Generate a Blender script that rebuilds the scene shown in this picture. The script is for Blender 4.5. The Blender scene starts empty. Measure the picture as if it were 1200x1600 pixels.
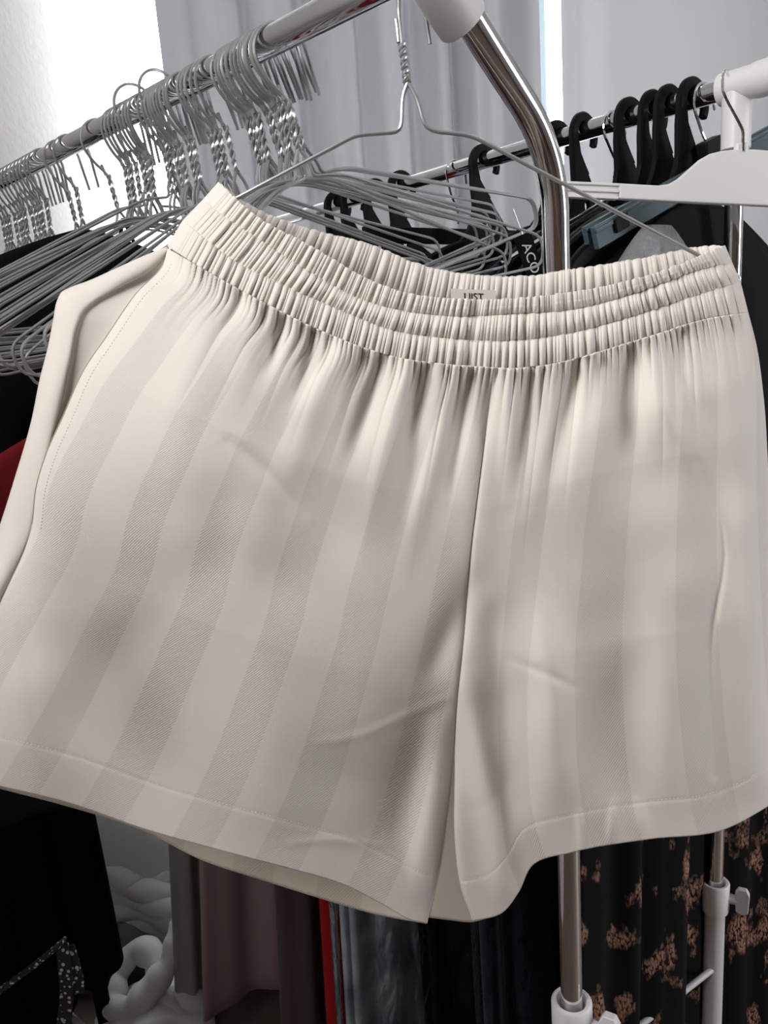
import bpy, bmesh, math, random
import numpy as np
from mathutils import Matrix, Vector

rng = np.random.RandomState(7)
random.seed(7)
SC = bpy.context.scene
COL = SC.collection

# ------------------------------------------------------------------ camera
F0 = 1220.0
PITCH, ROLL, CAMZ = math.radians(13), math.radians(4.2), 1.45
FW = np.array([0, math.cos(PITCH), -math.sin(PITCH)])
UP0 = np.array([0, math.sin(PITCH), math.cos(PITCH)])
RT0 = np.array([1.0, 0, 0])
RT = math.cos(ROLL) * RT0 - math.sin(ROLL) * UP0
UP = math.sin(ROLL) * RT0 + math.cos(ROLL) * UP0
CAM = np.array([0, 0, CAMZ])
cd = bpy.data.cameras.new('camera')
cd.sensor_fit = 'HORIZONTAL'
cd.sensor_width = 36
cd.lens = 36 * F0 / 1200
cd.clip_start = 0.02
cam = bpy.data.objects.new('camera', cd)
COL.objects.link(cam)
cam.matrix_world = Matrix(((RT[0], UP[0], -FW[0], CAM[0]), (RT[1], UP[1], -FW[1], CAM[1]),
                           (RT[2], UP[2], -FW[2], CAM[2]), (0, 0, 0, 1)))
SC.camera = cam

# ------------------------------------------------------------------ light
w = bpy.data.worlds.new('sky')
SC.world = w
w.use_nodes = True
w.node_tree.nodes['Background'].inputs[0].default_value = (0.93, 0.96, 1.0, 1)
w.node_tree.nodes['Background'].inputs[1].default_value = 9.0


def area(name, loc, target, sx, sy, power, col):
    d = bpy.data.lights.new(name, 'AREA')
    d.shape = 'RECTANGLE'
    d.size, d.size_y, d.energy, d.color = sx, sy, power, col
    o = bpy.data.objects.new(name, d)
    COL.objects.link(o)
    o.location = loc
    o.rotation_euler = (Vector(target) - Vector(loc)).to_track_quat('-Z', 'Y').to_euler()
    return o


area('left_window_light', (-1.05, -0.15, 2.25), (0.0, 0.55, 1.70), 0.8, 0.8, 13.8, (1.0, 0.985, 0.97)).data.spread = math.radians(84)
area('right_fill_light', (2.15, 0.10, 1.45), (0.1, 0.6, 1.3), 0.5, 2.2, 31, (0.95, 0.96, 1.0))  # unseen tall lamp, added for the chrome highlight and fill from the right
SC.view_settings.view_transform = 'Standard'
SC.view_settings.look = 'None'
SC.view_settings.exposure = 0.0
SC.view_settings.gamma = 1.0
SC.view_settings.use_curve_mapping = False


# ------------------------------------------------------------------ helpers
def ray(x, y):
    x, y = np.asarray(x, float), np.asarray(y, float)
    return FW + RT * ((x - 600) / F0)[..., None] + UP * ((800 - y) / F0)[..., None]


def at(x, y, Y):
    """world point on the sight line of photo point (x, y) at forward distance Y"""
    v = ray(x, y)
    return CAM + v * (np.asarray(Y, float) / v[..., 1])[..., None]


def atz(x, y, z):
    v = ray(x, y)
    return CAM + v * ((z - CAMZ) / v[..., 2])[..., None]


def proj(P):
    v = np.asarray(P, float) - CAM
    d = v @ FW
    return 600 + F0 * (v @ RT) / d, 800 - F0 * (v @ UP) / d


def nrm(v):
    v = np.asarray(v, float)
    return v / np.linalg.norm(v)


def spl(pts, t, lin=False):
    """point on a smooth curve through pts at chord fraction t"""
    p = np.asarray(pts, float)
    d = np.r_[0, np.cumsum(np.linalg.norm(np.diff(p, axis=0), axis=1))]
    d /= d[-1]
    t = np.asarray(t, float)
    n = len(p)
    if lin or n < 3:
        return np.stack([np.interp(t, d, p[:, k]) for k in range(p.shape[1])], -1)
    h = np.diff(d)
    m = np.zeros_like(p)                      # monotone-ish tangents (no overshoot)
    s = np.diff(p, axis=0) / h[:, None]
    m[0], m[-1] = s[0], s[-1]
    for i in range(1, n - 1):
        m[i] = (s[i - 1] * h[i] + s[i] * h[i - 1]) / (h[i] + h[i - 1])
    i = np.clip(np.searchsorted(d, t, side='right') - 1, 0, n - 2)
    u = ((t - d[i]) / h[i])[..., None]
    hh = h[i][..., None]
    return ((2 * u**3 - 3 * u**2 + 1) * p[i] + (u**3 - 2 * u**2 + u) * hh * m[i]
            + (-2 * u**3 + 3 * u**2) * p[i + 1] + (u**3 - u**2) * hh * m[i + 1])


def sm(a, b, x):
    t = np.clip((np.asarray(x, float) - a) / (b - a), 0, 1)
    return t * t * (3 - 2 * t)


def tag(o, label=None, cat=None, group=None, kind=None):
    if label: o['label'] = label
    if cat: o['category'] = cat
    if group: o['group'] = group
    if kind: o['kind'] = kind
    return o


def thing(name, label, cat, loc=(0, 0, 0), group=None):
    o = bpy.data.objects.new(name, None)
    o.empty_display_size = 0.05
    COL.objects.link(o)
    o.location = Vector(loc)
    return tag(o, label, cat, group)


def origin_of(o):
    p = Vector((0, 0, 0))
    while o is not None:
        p = p + o.location
        o = o.parent
    return p


def link(name, me, mat, parent=None, smooth=True):
    o = bpy.data.objects.new(name, me)
    COL.objects.link(o)
    if mat is not None and not me.materials:
        me.materials.append(mat)
    if smooth:
        me.polygons.foreach_set('use_smooth', np.ones(len(me.polygons), bool))
    if parent is not None:
        o.parent = parent
    return o


class MB:
    """collects shapes for ONE mesh"""

    def __init__(self):
        self.v, self.f, self.n = [], [], 0

    def add(self, V, Fs):
        V = np.asarray(V, float).reshape(-1, 3)
        self.v.append(V)
        self.f += [tuple(int(i) + self.n for i in f) for f in Fs]
        self.n += len(V)
        return self

    def tube(self, pts, r, k=8, closed=False, cap=True):
        p = np.asarray(pts, float)
        n = len(p)
        r = np.broadcast_to(np.asarray(r, float), (n,))
        if closed:
            tg = np.roll(p, -1, 0) - np.roll(p, 1, 0)
        else:
            tg = np.gradient(p, axis=0)
        tg /= np.linalg.norm(tg, axis=1)[:, None] + 1e-12
        a = np.array([0, 0, 1.0]) if abs(tg[0][2]) < .9 else np.array([1.0, 0, 0])
        u = nrm(np.cross(tg[0], a))
        V = []
        ang = np.arange(k) * 2 * math.pi / k
        for i in range(n):
            u = nrm(u - tg[i] * (u @ tg[i]))
            b = np.cross(tg[i], u)
            V.append(p[i] + r[i] * (np.cos(ang)[:, None] * u + np.sin(ang)[:, None] * b))
        fs = []
        for i in range(n if closed else n - 1):
            j = (i + 1) % n
            for q in range(k):
                q2 = (q + 1) % k
                fs.append((i * k + q, i * k + q2, j * k + q2, j * k + q))
        if cap and not closed:
            fs.append(tuple(range(k))[::-1])
            fs.append(tuple((n - 1) * k + q for q in range(k)))
        return self.add(np.concatenate(V), fs)

    def cyl(self, a, b, r, k=20, r2=None):
        return self.tube([a, b], [r, r if r2 is None else r2], k)

    def box(self, c, sx, sy, sz, ax=None):
        ax = np.eye(3) if ax is None else np.asarray(ax, float)
        c = np.asarray(c, float)
        V = [c + ax[0] * sx * i / 2 + ax[1] * sy * j / 2 + ax[2] * sz * k / 2
             for i in (-1, 1) for j in (-1, 1) for k in (-1, 1)]
        return self.add(V, [(0, 1, 3, 2), (4, 6, 7, 5), (0, 4, 5, 1), (2, 3, 7, 6), (0, 2, 6, 4), (1, 5, 7, 3)])

    def strip(self, pts, wid, nrmv, th):
        """a flat bar along pts, width wid in the plane square to nrmv, thickness th along nrmv"""
        p = np.asarray(pts, float)
        n = len(p)
        wid = np.broadcast_to(np.asarray(wid, float), (n,))
        N = nrm(nrmv)
        tg = np.gradient(p, axis=0)
        V, fs = [], []
        for i in range(n):
            s = nrm(np.cross(N, tg[i]))
            h, e = wid[i] / 2, min(th, wid[i]) * .25
            for (a, b) in ((-h, -th / 2 + e), (-h + e, -th / 2), (h - e, -th / 2), (h, -th / 2 + e),
                           (h, th / 2 - e), (h - e, th / 2), (-h + e, th / 2), (-h, th / 2 - e)):
                V.append(p[i] + s * a + N * b)
        for i in range(n - 1):
            for q in range(8):
                q2 = (q + 1) % 8
                fs.append((i * 8 + q, i * 8 + q2, i * 8 + 8 + q2, i * 8 + 8 + q))
        fs.append(tuple(range(8))[::-1])
        fs.append(tuple((n - 1) * 8 + q for q in range(8)))
        return self.add(V, fs)

    def build(self, name, mat, parent=None, smooth=True, bevel=0, local=False):
        V = np.concatenate(self.v)
        if parent is not None and not local:
            V = V - np.array(origin_of(parent))
        me = bpy.data.meshes.new(name)
        me.from_pydata(V.tolist(), [], self.f)
        me.update()
        o = link(name, me, mat, parent, smooth)
        if smooth:
            try:
                me.set_sharp_from_angle(angle=math.radians(42))
            except Exception:
                pass
        if bevel:
            b = o.modifiers.new('bevel', 'BEVEL')
            b.width, b.segments, b.limit_method = bevel, 3, 'ANGLE'
        return o


def grid(name, P, mat, parent=None, uv=None, solid=0, closed=False, local=False):
    nr, nc = P.shape[:2]
    V = P.reshape(-1, 3)
    if parent is not None and not local:
        V = V - np.array(origin_of(parent))
    cc = nc if closed else nc - 1
    i, j = np.meshgrid(np.arange(nr - 1), np.arange(cc), indexing='ij')
    j2 = (j + 1) % nc
    Q = np.stack([i * nc + j, (i + 1) * nc + j, (i + 1) * nc + j2, i * nc + j2], -1).reshape(-1, 4).astype(np.int32)
    me = bpy.data.meshes.new(name)
    me.vertices.add(len(V))
    me.vertices.foreach_set('co', V.astype(np.float32).ravel())
    me.loops.add(len(Q) * 4)
    me.loops.foreach_set('vertex_index', Q.ravel())
    me.polygons.add(len(Q))
    me.polygons.foreach_set('loop_start', np.arange(0, len(Q) * 4, 4, dtype=np.int32))
    if uv is not None:
        l = me.uv_layers.new(name='UVMap')
        l.data.foreach_set('uv', uv.reshape(-1, 2)[Q.ravel()].astype(np.float32).ravel())
    me.update(calc_edges=True)
    me.validate()
    o = link(name, me, mat, parent)
    if solid:
        m = o.modifiers.new('cloth thickness', 'SOLIDIFY')
        m.thickness, m.offset = solid, 0
    return o


def copy_tree(o, parent=None):
    c = o.copy()
    COL.objects.link(c)
    if parent is not None:
        c.parent = parent
        c.matrix_parent_inverse = o.matrix_parent_inverse.copy()
    for ch in list(o.children):
        copy_tree(ch, c)
    return c


# ------------------------------------------------------------------ materials
def mat(name, col, rough=.6, metal=0.0, spec=.5, sheen=0.0, trans=0.0):
    m = bpy.data.materials.new(name)
    m.use_nodes = True
    b = m.node_tree.nodes['Principled BSDF']
    b.inputs['Base Color'].default_value = (*col, 1)
    b.inputs['Roughness'].default_value = rough
    b.inputs['Metallic'].default_value = metal
    b.inputs['Specular IOR Level'].default_value = spec
    b.inputs['Sheen Weight'].default_value = sheen
    b.inputs['Transmission Weight'].default_value = trans
    return m


def N(m, t, **kw):
    n = m.node_tree.nodes.new(t)
    for k, v in kw.items():
        setattr(n, k, v)
    return n


def L(m, a, b):
    m.node_tree.links.new(a, b)


def bsdf(m):
    return m.node_tree.nodes['Principled BSDF']


def add_noise_bump(m, scale, strength, dist=.002, detail=4, coord='Object'):
    tc = N(m, 'ShaderNodeTexCoord')
    nz = N(m, 'ShaderNodeTexNoise')
    nz.inputs['Scale'].default_value = scale
    nz.inputs['Detail'].default_value = detail
    bp = N(m, 'ShaderNodeBump')
    bp.inputs['Strength'].default_value = strength
    bp.inputs['Distance'].default_value = dist
    L(m, tc.outputs[coord], nz.inputs['Vector'])
    L(m, nz.outputs['Fac'], bp.inputs['Height'])
    L(m, bp.outputs['Normal'], bsdf(m).inputs['Normal'])
    return nz


def add_mottle(m, c1, c2, scale, lo=.35, hi=.65):
    tc = N(m, 'ShaderNodeTexCoord')
    nz = N(m, 'ShaderNodeTexNoise')
    nz.inputs['Scale'].default_value = scale
    nz.inputs['Detail'].default_value = 5
    cr = N(m, 'ShaderNodeValToRGB')
    cr.color_ramp.elements[0].position, cr.color_ramp.elements[1].position = lo, hi
    cr.color_ramp.elements[0].color, cr.color_ramp.elements[1].color = (*c1, 1), (*c2, 1)
    L(m, tc.outputs['Object'], nz.inputs['Vector'])
    L(m, nz.outputs['Fac'], cr.inputs[0])
    L(m, cr.outputs[0], bsdf(m).inputs['Base Color'])


def math_node(m, op, a=None, b=None, va=None, vb=None):
    n = N(m, 'ShaderNodeMath', operation=op)
    if a is not None: L(m, a, n.inputs[0])
    if b is not None: L(m, b, n.inputs[1])
    if va is not None: n.inputs[0].default_value = va
    if vb is not None: n.inputs[1].default_value = vb
    return n.outputs[0]


M = {}
M['chrome'] = mat('chrome', (.74, .74, .75), .06, 1)
M['rod'] = mat('rod_steel', (.80, .80, .81), .16, 1)
M['wire'] = mat('galvanised_wire', (.42, .425, .435), .30, .7)
add_noise_bump(M['wire'], 260, .12, .0006)
M['white_plastic'] = mat('white_plastic', (.66, .645, .645), .42)
M['joint_plastic'] = mat('joint_plastic', (.66, .635, .64), .45)
M['tube_paint'] = mat('painted_tube', (.52, .51, .50), .40)
M['black_plastic'] = mat('black_plastic', (.004, .004, .005), .5, spec=.12)
M['teal_plastic'] = mat('teal_plastic', (.05, .085, .10), .35)
M['plaster'] = mat('plaster', (.64, .615, .59), .92, spec=.2)
add_noise_bump(M['plaster'], 55, .35, .004, 6)
M['wall_pale'] = mat('pale_wall', (.70, .68, .70), .9, spec=.2)
add_noise_bump(M['wall_pale'], 60, .2, .003, 6)
M['warm_wall'] = mat('warm_wall', (.27, .19, .14), .85, spec=.2)
M['ceiling'] = mat('ceiling_paint', (.78, .77, .75), .9)
M['floor'] = mat('floor_vinyl', (.34, .32, .30), .55)
add_mottle(M['floor'], (.16, .125, .10), (.22, .175, .14), 9)
M['frame_paint'] = mat('window_frame_paint', (.36, .42, .45), .5)
M['thread'] = mat('cream_thread', (.60, .545, .47), .8)


def cloth_mat(name, col, rough=.85, sheen=.25, bump=.25, scale=900):
    m = mat(name, col, rough, spec=.2, sheen=sheen)
    add_noise_bump(m, scale, bump, .0005, 3)
    return m


M['black_cloth'] = cloth_mat('black_cloth', (.005, .005, .0055), .9, .0)
M['soft_black'] = cloth_mat('soft_black', (.008, .008, .0078), .9, .0)
M['red_cloth'] = cloth_mat('red_cloth', (.13, .004, .006), .85, .0)
M['pink_cloth'] = cloth_mat('pink_cloth', (.40, .27, .28), .8)
M['mauve_cloth'] = cloth_mat('mauve_cloth', (.10, .065, .068), .85)
M['black_cloth'].node_tree.nodes['Principled BSDF'].inputs['Specular IOR Level'].default_value = .05
M['soft_black'].node_tree.nodes['Principled BSDF'].inputs['Specular IOR Level'].default_value = .05
M['bright_red'] = cloth_mat('bright_red_cloth', (.42, .012, .014), .8, 0)
M['tulle'] = cloth_mat('grey_green_tulle', (.36, .375, .34), .85)
M['blue_cloth'] = cloth_mat('blue_grey_cloth', (.135, .175, .215), .8)
add_mottle(M['blue_cloth'], (.28, .35, .43), (.58, .65, .72), 14)
M['navy_cloth'] = cloth_mat('navy_cloth', (.010, .011, .028), .75)
M['indigo_cloth'] = cloth_mat('indigo_cloth', (.016, .015, .055), .8)
M['white_bag'] = cloth_mat('white_bag', (.78, .79, .77), .55, .1, .3, 60)
M['white_pad'] = cloth_mat('white_pad', (.78, .80, .79), .8, .1, .3, 300)
M['grey_cloth'] = cloth_mat('grey_cloth', (.12, .115, .115), .8)


def curtain_mat():
    m = mat('grey_curtain', (.52, .515, .53), .85, spec=.15, sheen=.15)
    add_noise_bump(m, 700, .2, .0006, 2)
    out = m.node_tree.nodes['Material Output']
    tr = N(m, 'ShaderNodeBsdfTranslucent')
    tr.inputs[0].default_value = (.57, .565, .585, 1)
    mx = N(m, 'ShaderNodeMixShader')
    mx.inputs[0].default_value = .042
    L(m, bsdf(m).outputs[0], mx.inputs[1])
    L(m, tr.outputs[0], mx.inputs[2])
    L(m, mx.outputs[0], out.inputs[0])
    return m


M['curtain'] = curtain_mat()


def film_mat(name, gloss, tint=(.9, .92, .93), fac=.25):
    """thin clear plastic: mostly see-through, with soft glints"""
    m = bpy.data.materials.new(name)
    m.use_nodes = True
    nt = m.node_tree
    nt.nodes.remove(nt.nodes['Principled BSDF'])
    tr = N(m, 'ShaderNodeBsdfTransparent')
    tr.inputs[0].default_value = (*tint, 1)
    gl = N(m, 'ShaderNodeBsdfGlossy')
    gl.inputs['Roughness'].default_value = gloss
    gl.inputs['Color'].default_value = (.85, .87, .9, 1)
    fr = N(m, 'ShaderNodeLayerWeight')
    fr.inputs[0].default_value = fac
    mx = N(m, 'ShaderNodeMixShader')
    L(m, fr.outputs['Facing'] if fac > .4 else fr.outputs['Fresnel'], mx.inputs[0])
    L(m, tr.outputs[0], mx.inputs[1])
    L(m, gl.outputs[0], mx.inputs[2])
    L(m, mx.outputs[0], nt.nodes['Material Output'].inputs[0])
    tc = N(m, 'ShaderNodeTexCoord')
    mp = N(m, 'ShaderNodeMapping')
    mp.inputs['Scale'].default_value = (1, 1, .35)
    nz = N(m, 'ShaderNodeTexNoise')
    nz.inputs['Scale'].default_value = 26
    nz.inputs['Detail'].default_value = 4
    nz.inputs['Distortion'].default_value = 1.2
    bp = N(m, 'ShaderNodeBump')
    bp.inputs['Strength'].default_value = .9
    bp.inputs['Distance'].default_value = .012
    L(m, tc.outputs['Object'], mp.inputs[0])
    L(m, mp.outputs[0], nz.inputs['Vector'])
    L(m, nz.outputs['Fac'], bp.inputs['Height'])
    L(m, bp.outputs[0], gl.inputs['Normal'])
    L(m, bp.outputs[0], fr.inputs['Normal'])
    return m


M['film'] = film_mat('clear_film', .14, (.97, .98, .98), fac=.22)
M['cloudy'] = mat('cloudy_plastic', (.20, .205, .21), .38)
add_noise_bump(M['cloudy'], 40, .9, .012, 5)
M['grey_film'] = film_mat('cloudy_film', .3, (.62, .65, .66), .3)
M['glass'] = film_mat('window_glass', .02, (.97, .98, .98), .06)


def lace_mat():
    m = mat('black_lace_with_copper_flowers', (.006, .0055, .006), .75, spec=.1)
    tc = N(m, 'ShaderNodeTexCoord')
    mp = N(m, 'ShaderNodeMapping')
    mp.inputs['Scale'].default_value = (1.9, 1.9, .95)
    nz = N(m, 'ShaderNodeTexNoise')
    nz.inputs['Scale'].default_value = 17
    nz.inputs['Detail'].default_value = 3
    vo = N(m, 'ShaderNodeTexVoronoi')
    vo.inputs['Scale'].default_value = 190
    L(m, tc.outputs['Object'], mp.inputs[0])
    L(m, mp.outputs[0], nz.inputs['Vector'])
    L(m, mp.outputs[0], vo.inputs['Vector'])
    a = N(m, 'ShaderNodeMapRange')
    a.inputs['From Min'].default_value, a.inputs['From Max'].default_value = .562, .65
    L(m, nz.outputs['Fac'], a.inputs['Value'])
    c = N(m, 'ShaderNodeMapRange')
    c.inputs['From Min'].default_value, c.inputs['From Max'].default_value = .80, .42
    L(m, vo.outputs['Distance'], c.inputs['Value'])
    f = math_node(m, 'MULTIPLY', a.outputs[0], c.outputs[0])
    sz = N(m, 'ShaderNodeSeparateXYZ')
    L(m, tc.outputs['Object'], sz.inputs[0])
    lo = N(m, 'ShaderNodeMapRange')
    lo.inputs['From Min'].default_value, lo.inputs['From Max'].default_value = 1.05, .9
    L(m, sz.outputs[2], lo.inputs['Value'])
    f = math_node(m, 'MULTIPLY', f, lo.outputs[0])
    mx = N(m, 'ShaderNodeMix', data_type='RGBA')
    mx.inputs['A'].default_value = (.005, .0045, .005, 1)
    mx.inputs['B'].default_value = (.36, .19, .135, 1)
    L(m, f, mx.inputs['Factor'])
    L(m, mx.outputs['Result'], bsdf(m).inputs['Base Color'])
    g = math_node(m, 'MULTIPLY', f, vb=.6)
    L(m, g, bsdf(m).inputs['Metallic'])
    bp = N(m, 'ShaderNodeBump')
    bp.inputs['Strength'].default_value = .6
    bp.inputs['Distance'].default_value = .002
    L(m, f, bp.inputs['Height'])
    L(m, bp.outputs[0], bsdf(m).inputs['Normal'])
    return m


M['lace'] = lace_mat()


def fleck_mat():
    m = mat('black_and_white_braid', (.02, .02, .02), .8)
    tc = N(m, 'ShaderNodeTexCoord')
    vo = N(m, 'ShaderNodeTexVoronoi')
    vo.inputs['Scale'].default_value = 120
    L(m, tc.outputs['Object'], vo.inputs['Vector'])
    cr = N(m, 'ShaderNodeValToRGB')
    cr.color_ramp.elements[0].position, cr.color_ramp.elements[1].position = .26, .36
    cr.color_ramp.elements[0].color, cr.color_ramp.elements[1].color = (.5, .47, .48, 1), (.012, .012, .012, 1)
    L(m, vo.outputs['Distance'], cr.inputs[0])
    L(m, cr.outputs[0], bsdf(m).inputs['Base Color'])
    return m


M['fleck'] = fleck_mat()


def shorts_mat(name, stripes=True, tint=(1, 1, 1)):
    """cream cotton woven in plain and twill stripes; UV in decimetres of photo scale"""
    m = mat(name, (.75, .70, .63), .72, spec=.28, sheen=.12)
    uv = N(m, 'ShaderNodeTexCoord')
    sx = N(m, 'ShaderNodeSeparateXYZ')
    L(m, uv.outputs['UV'], sx.inputs[0])
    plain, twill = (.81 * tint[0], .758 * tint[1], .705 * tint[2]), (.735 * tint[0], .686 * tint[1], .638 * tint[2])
    # fine weave for the plain cloth, diagonal ribs for the twill
    tw = N(m, 'ShaderNodeTexWave', wave_type='BANDS', bands_direction='DIAGONAL')
    tw.inputs['Scale'].default_value = 128
    tw.inputs['Distortion'].default_value = .5
    tw.inputs['Detail'].default_value = 1
    mp = N(m, 'ShaderNodeMapping')
    mp.inputs['Rotation'].default_value = (0, 0, math.radians(12))
    L(m, uv.outputs['UV'], mp.inputs[0])
    L(m, mp.outputs[0], tw.inputs['Vector'])
    nz = N(m, 'ShaderNodeTexNoise')
    nz.inputs['Scale'].default_value = 700
    L(m, uv.outputs['UV'], nz.inputs['Vector'])
    if stripes:
        # irregular stripe edges: a ramp of hard steps along U, repeated every 0.28
        u = math_node(m, 'MODULO', math_node(m, 'ADD', sx.outputs[0], vb=2.8), vb=.28)
        u = math_node(m, 'DIVIDE', u, vb=.28)
        cr = N(m, 'ShaderNodeValToRGB')
        cr.color_ramp.interpolation = 'CONSTANT'
        e = cr.color_ramp.elements
        e[0].position, e[0].color = 0, (0, 0, 0, 1)
        e[1].position, e[1].color = .24, (1, 1, 1, 1)
        for p, c in ((.49, 0), (.77, 1)):
            q = e.new(p)
            q.color = (c, c, c, 1)
        L(m, u, cr.inputs[0])
        mask = cr.outputs[0]
    else:
        mask = None
    col = N(m, 'ShaderNodeMix', data_type='RGBA')
    col.inputs['A'].default_value = (*plain, 1)
    col.inputs['B'].default_value = (*twill, 1)
    rib = N(m, 'ShaderNodeMix', data_type='RGBA')
    rib.inputs['A'].default_value = (twill[0] * .93, twill[1] * .93, twill[2] * .93, 1)
    rib.inputs['B'].default_value = (twill[0] * 1.05, twill[1] * 1.05, twill[2] * 1.05, 1)
    L(m, tw.outputs['Fac'], rib.inputs['Factor'])
    L(m, rib.outputs['Result'], col.inputs['B'])
    if mask is not None:
        L(m, mask, col.inputs['Factor'])
    else:
        col.inputs['Factor'].default_value = .12
    L(m, col.outputs['Result'], bsdf(m).inputs['Base Color'])
    h = N(m, 'ShaderNodeMix', data_type='FLOAT')
    L(m, nz.outputs['Fac'], h.inputs['A'])
    L(m, tw.outputs['Fac'], h.inputs['B'])
    if mask is not None:
        L(m, mask, h.inputs['Factor'])
    else:
        h.inputs['Factor'].default_value = .2
    bp = N(m, 'ShaderNodeBump')
    bp.inputs['Strength'].default_value = .22
    bp.inputs['Distance'].default_value = .0006
    L(m, h.outputs['Result'], bp.inputs['Height'])
    L(m, bp.outputs[0], bsdf(m).inputs['Normal'])
    out = m.node_tree.nodes['Material Output']
    tr = N(m, 'ShaderNodeBsdfTranslucent')
    tr.inputs[0].default_value = (.78, .70, .58, 1)
    mx = N(m, 'ShaderNodeMixShader')
    mx.inputs[0].default_value = .20
    L(m, bsdf(m).outputs[0], mx.inputs[1])
    L(m, tr.outputs[0], mx.inputs[2])
    L(m, mx.outputs[0], out.inputs[0])
    return m


M['shorts'] = shorts_mat('cream_striped_cotton')
M['shorts_plain'] = shorts_mat('cream_cotton', False)
M['shorts_warm_bounce'] = shorts_mat('cream_cotton_warm_bounce', True, (1.0, .965, .88))  # same cloth; warm tint paints in light bounced between the layers

# ------------------------------------------------------------------ room
XL, XR, YB, YF, ZC = -1.05, 2.3, 2.45, -2.3, 2.7


def slab(name, x0, x1, y0, y1, z0, z1, m, parent=None):
    o = MB().box(((x0 + x1) / 2, (y0 + y1) / 2, (z0 + z1) / 2), x1 - x0, y1 - y0, z1 - z0).build(name, m, parent, smooth=False)
    if parent is None:
        tag(o, kind='structure')
    return o


slab('floor', XL - .5, XR + .2, YF - .2, YB + .2, -.1, 0, M['floor'])
slab('ceiling', XL - .5, XR + .2, YF - .2, YB + .2, ZC, ZC + .1, M['ceiling'])
WX0, WX1, WZ0, WZ1 = float(at(168, 50, YB)[0]), float(at(1170, 50, YB)[0]), .75, 2.63
wb = thing('wall_back', None, None, (0, YB, 0))
tag(wb, kind='structure')
for nm, a in (('wall_panel', (XL - .5, WX0, 0, ZC)), ('wall_panel', (WX1, XR + .2, 0, ZC)), ('wall_panel', (WX0, WX1, 0, WZ0)), ('wall_panel', (WX0, WX1, WZ1, ZC))):
    slab(nm, a[0], a[1], YB, YB + .12, a[2], a[3], M['wall_pale'], wb)
# left wall, slightly splayed
lw = MB()
pa, pb = np.array([WX0 + .015, YB, 0]), np.array([XL - .38, YF, 0])
dv = nrm(pb - pa)
lw.box((pa + pb) / 2 + np.array([-.05, 0, ZC / 2]), np.linalg.norm(pb - pa), .1, ZC, [dv, np.cross([0, 0, 1], dv), [0, 0, 1]])
tag(lw.build('wall_left', M['plaster'], smooth=False), kind='structure')
slab('wall_right', XR, XR + .1, YF, YB, 0, ZC, M['wall_pale'])
slab('wall_front', XL - .5, XR + .1, YF - .1, YF, 0, ZC, M['warm_wall'])
# window: frame and glass
win = thing('window_1', None, None, (WX0, YB, WZ0))
tag(win, kind='structure')
fr = MB()
xm = float(at(839, 60, YB)[0])
for (x0, x1, z0, z1) in ((WX1 - .02, WX1, WZ0, WZ1), (WX0, WX1, WZ0, WZ0 + .06), (WX0, WX1, WZ1 - .06, WZ1)):
    fr.box(((x0 + x1) / 2, YB + .06, (z0 + z1) / 2), x1 - x0, .06, z1 - z0)
fr.build('window_frame', M['frame_paint'], win, smooth=False)
mu = MB().box((xm, YB - .005, (WZ0 + WZ1) / 2), .034, .05, WZ1 - WZ0).build('mullion', M['frame_paint'], win, smooth=False)
slab('pane', WX0 + .02, xm, YB + .058, YB + .062, WZ0 + .06, WZ1 - .06, M['glass'], win)
slab('pane', xm, WX1 - .02, YB + .058, YB + .062, WZ0 + .06, WZ1 - .06, M['glass'], win)
slab('window_sill', WX0, WX1, YB - .04, YB + .12, WZ0 - .03, WZ0, M['white_plastic'], win)


# curtains
def curtain(name, xs, Y, folds, amp, z0, z1, label, seed, wide=1.0):
    r = np.random.RandomState(seed)
    n = 420
    u = np.linspace(0, 1, n)
    x = xs[0] + (xs[1] - xs[0]) * u
    zz = np.linspace(z1, z0, 24)
    P = np.zeros((24, n, 3))
    pos = np.cumsum(r.uniform(.6, 1.5, folds))
    pos = pos / pos[-1]
    ph = np.interp(u, np.r_[0, pos], np.arange(folds + 1)) * 2 * math.pi
    am = np.interp(u, np.r_[0, pos], r.uniform(.45, 1.2, folds + 1)) * amp
    for i, z in enumerate(zz):
        k = .8 + .35 * i / 24
        P[i, :, 0] = x + .012 * np.sin(ph + .8)
        P[i, :, 1] = Y - am * k * (np.cos(ph) + .3 * np.cos(2 * ph + 1 + .4 * i / 24))
        P[i, :, 2] = z
    o = grid(name, P, M['curtain'])
    return tag(o, label, 'curtain', None)


c0, c1 = float(at(247, 60, 2.25)[0]), float(at(834, 60, 2.25)[0])
curtain('curtain', (c0, c1), 2.25, 7, .058, .25, 2.55, 'grey curtain covering the middle of the window behind the rail of wire hangers', 4)
c2 = float(at(878, 60, 2.28)[0])
curtain('curtain', (c2, c2 + 1.15), 2.33, 6, .012, .25, 2.55, 'smooth pale grey curtain right of the bright window gap, behind the black hangers', 9)
rod = MB().cyl((WX0 - .1, 2.28, 2.58), (c2 + 1.25, 2.28, 2.58), .012, 16)
rod = rod.build('curtain_rod', M['chrome'])
tag(rod, 'curtain rod above the window', 'rod', kind='structure')

# ------------------------------------------------------------------ rails
RR = .0098          # rail radius
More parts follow.
